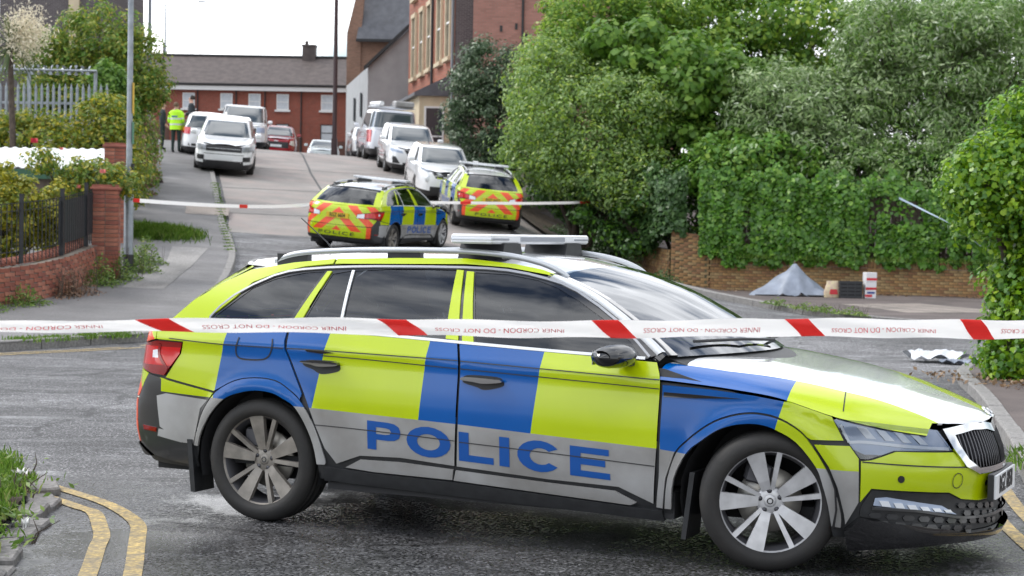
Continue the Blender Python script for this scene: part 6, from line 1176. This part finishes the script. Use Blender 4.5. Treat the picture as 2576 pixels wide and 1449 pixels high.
r=empty('carrier_bag',(7.68,42.75,g),0,'yellow printed bag leaning between the sheet and the black crate','bag'); rows=[]
for z,w_,d_ in ((0,.20,.10),(.12,.22,.12),(.26,.19,.09),(.36,.15,.04),(.40,.16,.02)): rows.append([(w_*math.cos(t)*(1+.08*math.sin(5*t+z*9)),d_*math.sin(t),z) for t in np.linspace(0,2*math.pi,15)[:-1]])
a=MB(); a.grid(rows,close=True); a.build('bag','box_yellow',r); a=MB(); a.add([(-.10,-.125,.08),(.10,-.125,.08),(.08,-.12,.2),(-.08,-.12,.2)],[(0,1,2,3)]); a.build('print','box_red',r)
r=empty('crate',(8.08,42.75,g),0,'black slatted plastic crate on the pavement by the wall','crate')
for z in (.0,.085,.17,.255,.34): a=MB(); a.box((-.27,-.18,z),(.27,-.165,z+.06)); a.box((-.27,.165,z),(.27,.18,z+.06)); a.box((-.27,-.165,z),(-.255,.165,z+.06)); a.box((.255,-.165,z),(.27,.165,z+.06)); a.build('slat','crate_black',r)
for x in (-.27,-.09,.09,.245): a=MB(); a.box((x,-.188,0),(x+.025,-.181,.40)); a.build('upright','crate_black',r)
a=MB(); a.box((-.25,-.16,.0),(.25,.16,.36)); a.build('contents','cabin_dark',r)
for k,(z,h,lb) in enumerate(((0,.20,'white, red and blue box at the bottom of the little stack by the wall'),(.204,.19,'white box with a red stripe in the middle of the little stack'),(.398,.22,'white box on top of the little stack beside the black crate'))):
    r=empty('carton',(8.55,42.7,g+z),.1*k,lb,'box','cartons stacked by the crate'); a=MB(); a.box((-.13,-.12,0),(.13,.12,h),bev=.006); a.build('carton_body','box_white',r)
    a=MB(); a.box((-.131,-.124,.03 if k!=1 else .0),(.04 if k==0 else .131,-.121,.09 if k!=1 else .06)); a.build('stripe','box_red' if k!=2 else 'tape_ink',r)
    if k==0: a=MB(); a.box((-.08,-.125,.11),(.10,-.121,.16)); a.build('stripe','box_blue',r)
# crumpled sheet by the hedge
r=empty('crumpled_sheet',(5.55,23.3,0.0),.3,'crumpled silver-grey sheet lying in the road near the bright hedge','sheet'); rows=[]
for u in np.linspace(-1,1,15):
    rows.append([(u*.36+.03*math.sin(7*v),v*.26,.02+.13*abs(math.sin(3.1*u+1.6*v+.5))**1.5*(1-abs(v)*.4)+.03*abs(math.sin(6*v-2*u))) for v in np.linspace(-1,1,11)])
a=MB(); a.grid(rows,sm=False); a.build('sheet','sheet_pale',r,fix=False)
r=empty('crumpled_sheet',(5.72,22.9,.0),-.4,'flat torn grey sheet beside the crumpled one near the hedge','sheet'); a=MB(); a.grid([[(u*.20,v*.16,.015+.05*abs(math.sin(4*u+3*v))) for v in np.linspace(-1,1,7)] for u in np.linspace(-1,1,9)],sm=False); a.build('sheet','sheet_cloth',r,fix=False)
# litter at near left
for (x,y,s,lb) in ((-2.86,10.42,.055,'crumpled white paper cup lying at the kerb edge'),(-2.40,8.85,.022,'scrap of pale litter in the near gutter grass')):
    r=empty('litter',(x,y,.10),.4,lb,'litter'); s*=.72; a=MB(); rows=[[(s*(1.0+.45*math.sin(3*t+q*4))*math.cos(t)*(.7+.3*q),s*(1+.2*math.cos(4*t))*math.sin(t)*(.7+.3*q),s*1.3*q+.02*math.sin(5*t+x)) for t in np.linspace(0,2*math.pi,15)[:-1]] for q in (0,.35,.7,1)]; a.grid(rows,close=True); a.add(rows[-1],[tuple(range(14))]); a.add(rows[0],[tuple(range(13,-1,-1))]); a.build('paper','litter_white',r)
for (x,y) in ((-5.05,17.1),(-4.9,16.2)):
    r=empty('litter',(x,y,.004),.4,'dark scrap of rubbish on the road left of the car' if y>17 else 'small dark fragment on a pale stain in the road','litter'); a=MB(); a.add([(-.10,-.05,.005),(.02,-.07,.03),(.12,-.02,.008),(.07,.07,.035),(-.06,.06,.006)],[(0,1,4),(1,2,3),(1,3,4)]); a.build('scrap','car_black',r,fix=False)
# kerb rubble stones at near left
for i in range(16):
    rnd=random.Random(i+40); x=-2.75-rnd.uniform(.0,.9)-.12*(i%4); y=8.2+i*.19; r=empty('cobble_stone',(x,y,.07),rnd.uniform(0,3),'weathered grey stone set in the near left verge','stone','rough stones of the near verge'); a=MB(); s=rnd.uniform(.07,.13); a.box((-s,-s*.8,0),(s,s*.8,.055),bev=.022); a.build('stone','cobble',r)
# ------------------------------------------------------------ people up the hill
mat('hi_vis',(.50,.95,.02),.6); mat('trousers_dark',(.012,.028,.024),.8); mat('jacket_dark',(.02,.028,.034),.75); mat('reflective',(.6,.62,.62),.4); mat('hair',(.12,.075,.04),.8); mat('hair_dark',(.03,.025,.02),.8); mat('shoe',(.012,.012,.012),.6)
def person(label,x,y,face,h,top,arms,hairc,hivis=False,lean=0):
    """standing figure: one skin-modifier body, clothes by height, hair as a part; looks along local +x"""
    k=h/1.75; V=[(0,0,.93),(0,0,1.10),(0,0,1.30),(0,0,1.44),(.01,0,1.53),(.025,0,1.62),(.02,0,1.72)]; Rr=[(.15,.18),(.135,.165),(.15,.20),(.11,.17),(.055,.06),(.09,.085),(.07,.075)]; E_=[(0,1),(1,2),(2,3),(3,4),(4,5),(5,6)]
    for s in (-1,1):
        b=len(V); V+=[(0,s*.10,.86),(.01,s*.11,.50),(-.02,s*.12,.09),(.13,s*.13,.04)]; Rr+=[(.10,.095),(.07,.068),(.05,.05),(.045,.04)]; E_+=[(0,b),(b,b+1),(b+1,b+2),(b+2,b+3)]
        b=len(V); el,ha=arms; V+=[(0,s*.21,1.40),(el[0],s*el[1],el[2]),(ha[0],s*ha[1],ha[2]),(ha[0]+.07,s*(ha[1]-.01),ha[2]-.04)]; Rr+=[(.075,.075),(.058,.058),(.045,.042),(.032,.045)]; E_+=[(3,b),(b,b+1),(b+1,b+2),(b+2,b+3)]
        f=len(V)
        for q in range(4): V+=[(ha[0]+.12,s*(ha[1]-.03+.02*q),ha[2]-.06-.01*q),(ha[0]+.155-.01*abs(q-1.5),s*(ha[1]-.03+.02*q),ha[2]-.10-.01*q)]; Rr+=[(.010,.010),(.008,.008)]; E_+=[(b+3,f+2*q),(f+2*q,f+2*q+1)]
        f=len(V); V+=[(ha[0]+.09,s*(ha[1]-.055),ha[2]-.03),(ha[0]+.12,s*(ha[1]-.065),ha[2]-.06)]; Rr+=[(.012,.012),(.009,.009)]; E_+=[(b+2,f),(f,f+1)]
    me=bpy.data.meshes.new('body'); me.from_pydata([(a*k+lean*max(0,c-.9),b*k,c*k) for a,b,c in V],E_,[]); o=link('body',me); md=o.modifiers.new('skin','SKIN'); md.use_smooth_shade=True; o.modifiers.new('sub','SUBSURF').levels=2
    for i,s in enumerate(me.skin_vertices[0].data): s.radius=(Rr[i][0]*k,Rr[i][1]*k); s.use_root=(i==0)
    dg=bpy.context.evaluated_depsgraph_get(); dg.update(); m2=bpy.data.meshes.new_from_object(o.evaluated_get(dg)); bpy.data.objects.remove(o)
    m2.materials.clear()
    for q in (top,'trousers_dark','skin_pale','shoe','reflective'): m2.materials.append(M[q])
    for p in m2.polygons:
        c=p.center/k; z=c.z; hand=abs(c.y)>.16 and (Vector((c.x,abs(c.y),c.z))-Vector((arms[1][0]+.08,arms[1][1],arms[1][2]-.05))).length<.11
        p.material_index=2 if z>1.50 or hand else (3 if z<.085 else (1 if z<.84 and abs(c.y)<.24 and math.hypot(c.x,abs(c.y)-.1)<.17 else (4 if hivis and (abs(z-1.02)<.022 or abs(z-1.20)<.022) else 0)))
    r=empty('person',(x,y,float(gz(x,y))+.11),face,label,'person'); link('body',m2,r)
    a=MB(); rows=[[(-.005+lean*.8+.11*k*math.cos(t)*math.cos(e)-.015,.098*k*math.sin(t)*math.cos(e),(1.665+.115*math.sin(e))*k) for t in np.linspace(.9,2*math.pi-.9,15)] for e in np.linspace(-.35,1.45,7)]; a.grid(rows); a.build('hair',hairc,r,fix=False)
    a=MB()
    for s in (-1,1): a.box((.098*k+lean*.8,s*.035*k-.012,1.655*k),(.108*k+lean*.8,s*.035*k+.012,1.668*k))
    a.build('eyes','hair_dark',r); a=MB(); a.add([(.10*k,0,1.645*k),(.128*k,0,1.61*k),(.10*k,.016,1.605*k),(.10*k,-.016,1.605*k)],[(0,1,2),(0,3,1),(1,3,2)]); a.build('nose','skin_pale',r)
    if hivis:
        a=MB(); rows=[[((.175-.02*q+.012)*k*math.cos(t)*1.0,(.225-.015*q)*k*math.sin(t),(.80+.62*q)*k) for t in np.linspace(0,2*math.pi,25)[:-1]] for q in np.linspace(0,1,9)]; a.grid(rows,close=True); j=a.build('jacket','hi_vis',r)
        for zq in (.30,.62): a=MB(); a.grid([[((.175-.02*zq+.016)*k*math.cos(t),(.229-.015*zq)*k*math.sin(t),(.80+.62*zq+dz)*k) for t in np.linspace(0,2*math.pi,25)[:-1]] for dz in (-.028,.028)],close=True); a.build('reflective_band','reflective',j)
        a=MB(); a.box((-.185*k,-.10,1.24*k),(-.176*k,.10,1.29*k)); a.build('back_print','letter_blue',j)
    return r
person('person in a bright hi-vis jacket and dark trousers, seen from behind, on the left pavement',-11.35,60,R(80),1.66,'hi_vis',((-.02,.27,1.12),(.14,.22,.98)),'hair',True)
person('person in dark clothes at the far left beside the hi-vis jacket',-11.9,60.5,R(10),1.62,'jacket_dark',((-.02,.26,1.12),(.10,.24,.92)),'hair_dark')
person('person in a dark jacket standing behind the white hatchback',-11.65,64.5,R(185),1.78,'jacket_dark',((.0,.27,1.14),(.2,.18,1.10)),'hair_dark')
